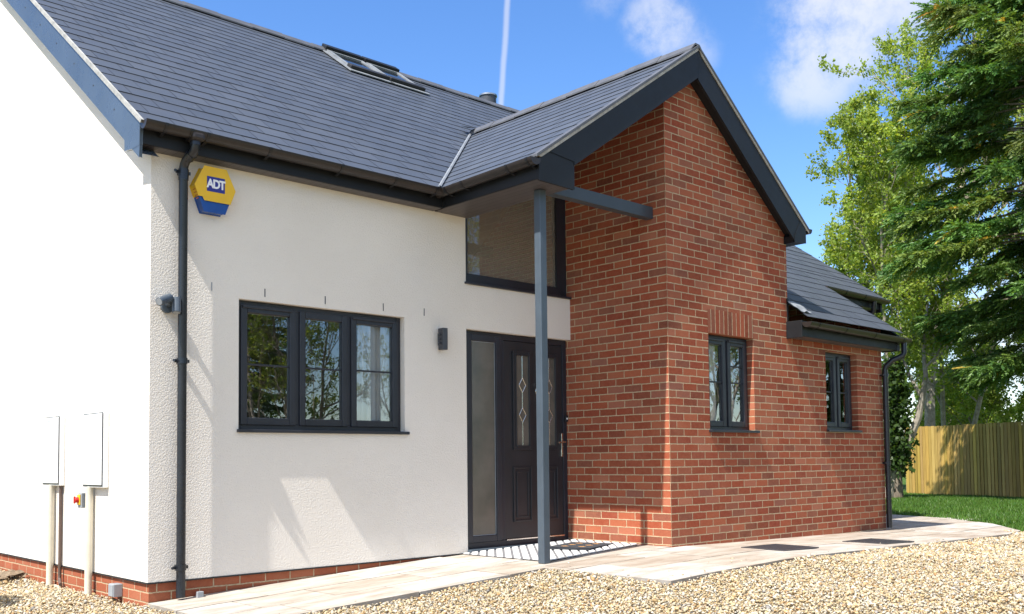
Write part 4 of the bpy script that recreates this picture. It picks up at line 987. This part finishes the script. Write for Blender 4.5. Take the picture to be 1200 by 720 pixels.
def ivy_thing(name, label, trunks, blobs, n, leaf, pal, seed, bark):
    r = np.random.default_rng(seed); rr_ = random.Random(seed); base = trunks[0][0][0]; e = empty(name, base, label, 'tree'); wood = MB(); P = []
    for path, r0, r1 in trunks: wood.tube(path, [r0+(r1-r0)*i/(len(path)-1) for i in range(len(path))], 8, cap=False)
    for (cx, cy, cz, rx, rz, m_) in blobs:
        q = unit(r.normal(size=(m_,3)))*(r.random((m_,1))**.45)*(1+.25*np.sin(r.integers(0,7,(m_,1))*1.7)); P.append(q*np.array([rx,rx,rz])+np.array([cx,cy,cz]))
        for k in range(6):
            w_ = unit(r.normal(size=3)); wood.tube([(cx,cy,cz-rz*.3), tuple(np.array([cx,cy,cz])+w_*np.array([rx,rx,rz])*.9)], [.014,.005], 3, cap=False)
    wood.build('trunk', M[bark], e, smooth=True); P = np.concatenate(P); n = len(P); D = unit(r.normal(size=(n,3))+np.array([-.25,-.3,-.35])); L = leaf*r.uniform(.7,1.3,n)
    V, F = leaf_quads(P, D, L, L*.45, r); pal = np.array(pal); col = pal[r.integers(0,len(pal),n)]*r.uniform(.75,1.25,(n,1)); big_mesh('crown', V, F, M['leaf'], e, col, base); return e
ivy_thing('ivy_trunk', 'dark ivy covering a trunk just right of the far downpipe', [([(19.58,3.62,-.25),(19.56,3.64,1.5),(19.6,3.6,3.2)],.12,.06)],
    [(19.55,3.68,.75+.42*k,.40+.07*math.sin(k*2.1),.42,850) for k in range(6)], 0, .10, ((.05,.095,.022),(.07,.125,.03),(.04,.08,.02)), 5, 'bark')
ivy_thing('leaning_tree', 'pale leaning trunk with sparse leaves in front of the fence end', [([(19.47,3.85,-.25),(19.56,3.65,.62),(19.69,3.36,1.24),(19.78,3.18,1.74),(19.82,3.08,2.24),(19.86,3.0,2.74),(19.84,3.03,3.25),(19.89,2.92,4.4)],.13,.03),
    ([(19.82,3.08,2.2),(19.7,3.3,2.7),(19.65,3.45,3.2),(19.7,3.5,4.0)],.05,.02), ([(19.84,3.03,2.9),(19.95,2.75,3.2),(20.0,2.6,3.7)],.035,.015)],
    [(19.8,3.1,3.6,.55,.6,420),(19.62,3.5,3.7,.5,.6,420),(19.95,2.7,3.7,.45,.5,260),(19.9,2.85,2.6,.5,.4,60)], 0, .085, ((.17,.24,.04),(.13,.20,.035),(.20,.27,.05)), 6, 'bark_pale')
b1 = broad_tree('field_maple', at(.938,.347,36.), 6.2, 2.6, 75, 'bright green small tree showing over the right end of the fence', nl=34, stems=2, bark='bark', n1=14)
b2 = broad_tree('hawthorn_bush', at(.925,.380,40.), 4.0, 2.2, 86, 'low pale bush over the fence below the bare branches', nl=40, stems=3, n1=12, clear=.05)
pot = empty('shadow_shrub', (-1.55, 1.25, -.25), 'unseen shrub in a terracotta pot, added to cast the shadow at the lower left', 'shadow caster')  # out of view, added only to cast a shadow onto the gravel
MB().tube([(-1.55,1.25,-.24),(-1.55,1.25,.10),(-1.55,1.25,.12)], [.15,.21,.23], 24).build('pot', M['terracotta'], pot, smooth=True)
rg = np.random.default_rng(9); P = unit(rg.normal(size=(5000,3)))*(rg.random((5000,1))**.4)*np.array([.36,.52,.50])+np.array([-1.55,1.25,.68])
V, F = leaf_quads(P, unit(rg.normal(size=(5000,3))), np.full(5000,.06), np.full(5000,.02), rg); big_mesh('foliage', V, F, M['leaf'], pot, np.full((5000,3),.06)*np.array([.8,1.5,.4]), (-1.55,1.25,-.25))
# trees on the camera's side of the drive, mirrored in the window panes
def copy_thing(src, loc, rz, sc, label, cat='tree', group=None):
    c = src.copy(); COL.objects.link(c); c.location = loc; c.rotation_euler = (0,0,rz); c.scale = (sc,)*3; c['label'] = label
    for ch in src.children:
        k = ch.copy(); COL.objects.link(k); k.parent = c
    return c
hg = empty('hedge', (14,-25,-.5), 'unseen hedge added across the drive to hide the pale horizon, mirrored low in the panes', 'hedge')  # added out of view to block the pale horizon in the panes
rg = np.random.default_rng(3); n_ = 26000; P = np.stack([rg.uniform(-8,44,n_), -25+rg.normal(0,.55,n_), rg.uniform(-.4,1,n_)**1*2.6], 1); P[:,2] *= 1+.25*np.sin(P[:,0]*.9)+.1*np.sin(P[:,0]*2.7)
V, F = leaf_quads(P, unit(rg.normal(size=(n_,3))), rg.uniform(.16,.3,n_), np.full(n_,.07), rg); big_mesh('hedge_foliage', V, F, M['leaf'], hg, np.array([(.05,.09,.022)])*rg.uniform(.7,1.4,(n_,1)), (14,-25,-.5))
copy_thing(t3, (8.0,-12.5,-.3), 1.2, .62, 'half bare tree across the drive, mirrored in the left window pane')
copy_thing(t3, (12.0,-13.5,-.3), 2.9, .66, 'half bare tree across the drive, mirrored in the middle window pane')
copy_thing(con, (10.6,-19.5,-.3), 2.9, .62, 'dark cypress across the drive, mirrored between the two bare trees')
copy_thing(t3, (10.2,-14.6,-.3), 4.4, .6, 'half bare tree across the drive, mirrored in the right window pane')
copy_thing(con, (26.8,-11.6,-.3), .9, .7, 'dark cypress across the drive, mirrored in the wing window')
copy_thing(t3, (16.4,-9.2,-.3), 2.0, .55, 'half bare tree across the drive, mirrored in the gable window')
copy_thing(t2, (19.5,-11.5,-.3), .6, .6, 'leafy pale tree across the drive, mirrored in the gable window')

# ------------------------------------------------------------------ sun, sky
ld = Vector((1, .131, -1.52)).normalized()
sun = bpy.data.lights.new('sun', 'SUN'); sun.energy = 5.0; sun.angle = R(.53); sun.color = (1, .955, .89)
so = bpy.data.objects.new('sun', sun); COL.objects.link(so); so.rotation_euler = ld.to_track_quat('-Z', 'Y').to_euler(); so.location = (-20,-10,30)
W = bpy.data.worlds.new('World'); S.world = W; W.use_nodes = True
t = NT(W); bg = t.n['Background']
sky = t.new('ShaderNodeTexSky', sky_type='NISHITA'); sky.sun_disc = False
sky.sun_elevation = math.asin(-ld.z); sky.sun_rotation = math.atan2(-ld.x, -ld.y); sky.air_density = 1.0; sky.dust_density = .25; sky.ozone_density = 3.0; sky.altitude = 100
gen = t.new('ShaderNodeTexCoord').outputs['Generated']
def dirv(x, y, z): return Vector((x,y,z)).normalized()
def dot(v, d):
    n = t.new('ShaderNodeVectorMath', operation='DOT_PRODUCT'); t.link(v, n.inputs[0]); n.inputs[1].default_value = d; return n.outputs['Value']
def smooth(v, a, b):
    n = t.new('ShaderNodeMapRange', interpolation_type='SMOOTHSTEP'); n.inputs['From Min'].default_value = a; n.inputs['From Max'].default_value = b; t.link(v, n.inputs['Value']); return n.outputs[0]
nz = t.noise(gen, 11, 10, .66); nz2 = t.noise(gen, 3.2, 8, .6)
def blob(d, r0, r1): return smooth(dot(gen, d), math.cos(R(r0)), math.cos(R(r1)))
blobs = [(dirv(.884,.468,.43),5.0,.5,.72),(dirv(.902,.44,.49),6.0,.8,.76),(dirv(.870,.49,.385),3.4,.4,.62),(dirv(.787,.617,.447),2.7,.2,.56),(dirv(.802,.597,.42),2.4,.3,.36),(dirv(.752,.66,.48),1.6,.2,.25),(dirv(.90,.43,.03),9,1.,.75),(dirv(.93,.36,.05),9,1,.7)]
dens = None
for d, a, b, k in blobs:
    v = t.math('MULTIPLY', blob(d, a, b), k); dens = v if dens is None else t.math('MAXIMUM', dens, v)
cl = t.math('MULTIPLY', dens, smooth(t.math('ADD', nz, t.math('MULTIPLY', dens, .28)), .45, .76))
gl = t.math('MULTIPLY', smooth(nz2, .32, .54), .95)                # broken cloud added unseen behind the camera, as fill on the shaded front
cl = t.math('MAXIMUM', cl, t.math('MULTIPLY', t.math('MULTIPLY', gl, smooth(t.sep(gen)[2], .22, .5)), smooth(dot(gen, Vector((-.62,-.78,0))), -.25, .2)))
pA, pB = dirv(.682,.732,.482), dirv(.675,.738,.366); nrm = pA.cross(pB).normalized()
wob = t.math('MULTIPLY', t.math('SUBTRACT', t.noise(gen, 14, 4), .5), .0035)
off = t.math('ABSOLUTE', t.math('ADD', dot(gen, nrm), wob))
trail = t.math('MULTIPLY', t.math('SUBTRACT', 1., smooth(off, .0006, .0042)), .40)
trail = t.math('MULTIPLY', trail, smooth(dot(gen, pA), .9, .97))
cl = t.math('MAXIMUM', cl, trail)
hsv = t.new('ShaderNodeHueSaturation'); hsv.inputs['Saturation'].default_value = 1.22; hsv.inputs['Hue'].default_value = .507; hsv.inputs['Value'].default_value = 1.36; t.link(sky.outputs[0], hsv.inputs['Color'])
t.link(t.mix(cl, hsv.outputs[0], (5.6,5.6,5.7)), bg.inputs['Color']); bg.inputs['Strength'].default_value = .10

# ------------------------------------------------------------------ camera (solved from the photograph's vanishing lines)
yaw, pitch, roll, f, cy = .7498, .0509, -.0105, 1145.02, 481.93
cam = bpy.data.cameras.new('camera'); cam.sensor_fit = 'HORIZONTAL'; cam.sensor_width = 36; cam.lens = f/1200*36; cam.shift_y = (cy-360)/1200; cam.clip_start = .05; cam.clip_end = 3000
fw = Vector((math.sin(yaw)*math.cos(pitch), math.cos(yaw)*math.cos(pitch), math.sin(pitch))); rt = Vector((math.cos(yaw), -math.sin(yaw), 0)); upv = rt.cross(fw)
c_, s_ = math.cos(roll), math.sin(roll); rt, upv = rt*c_+upv*s_, upv*c_-rt*s_
co = bpy.data.objects.new('camera', cam); COL.objects.link(co)
co.matrix_world = Matrix(((rt.x,upv.x,-fw.x,CAM[0]),(rt.y,upv.y,-fw.y,CAM[1]),(rt.z,upv.z,-fw.z,CAM[2]),(0,0,0,1)))
S.camera = co
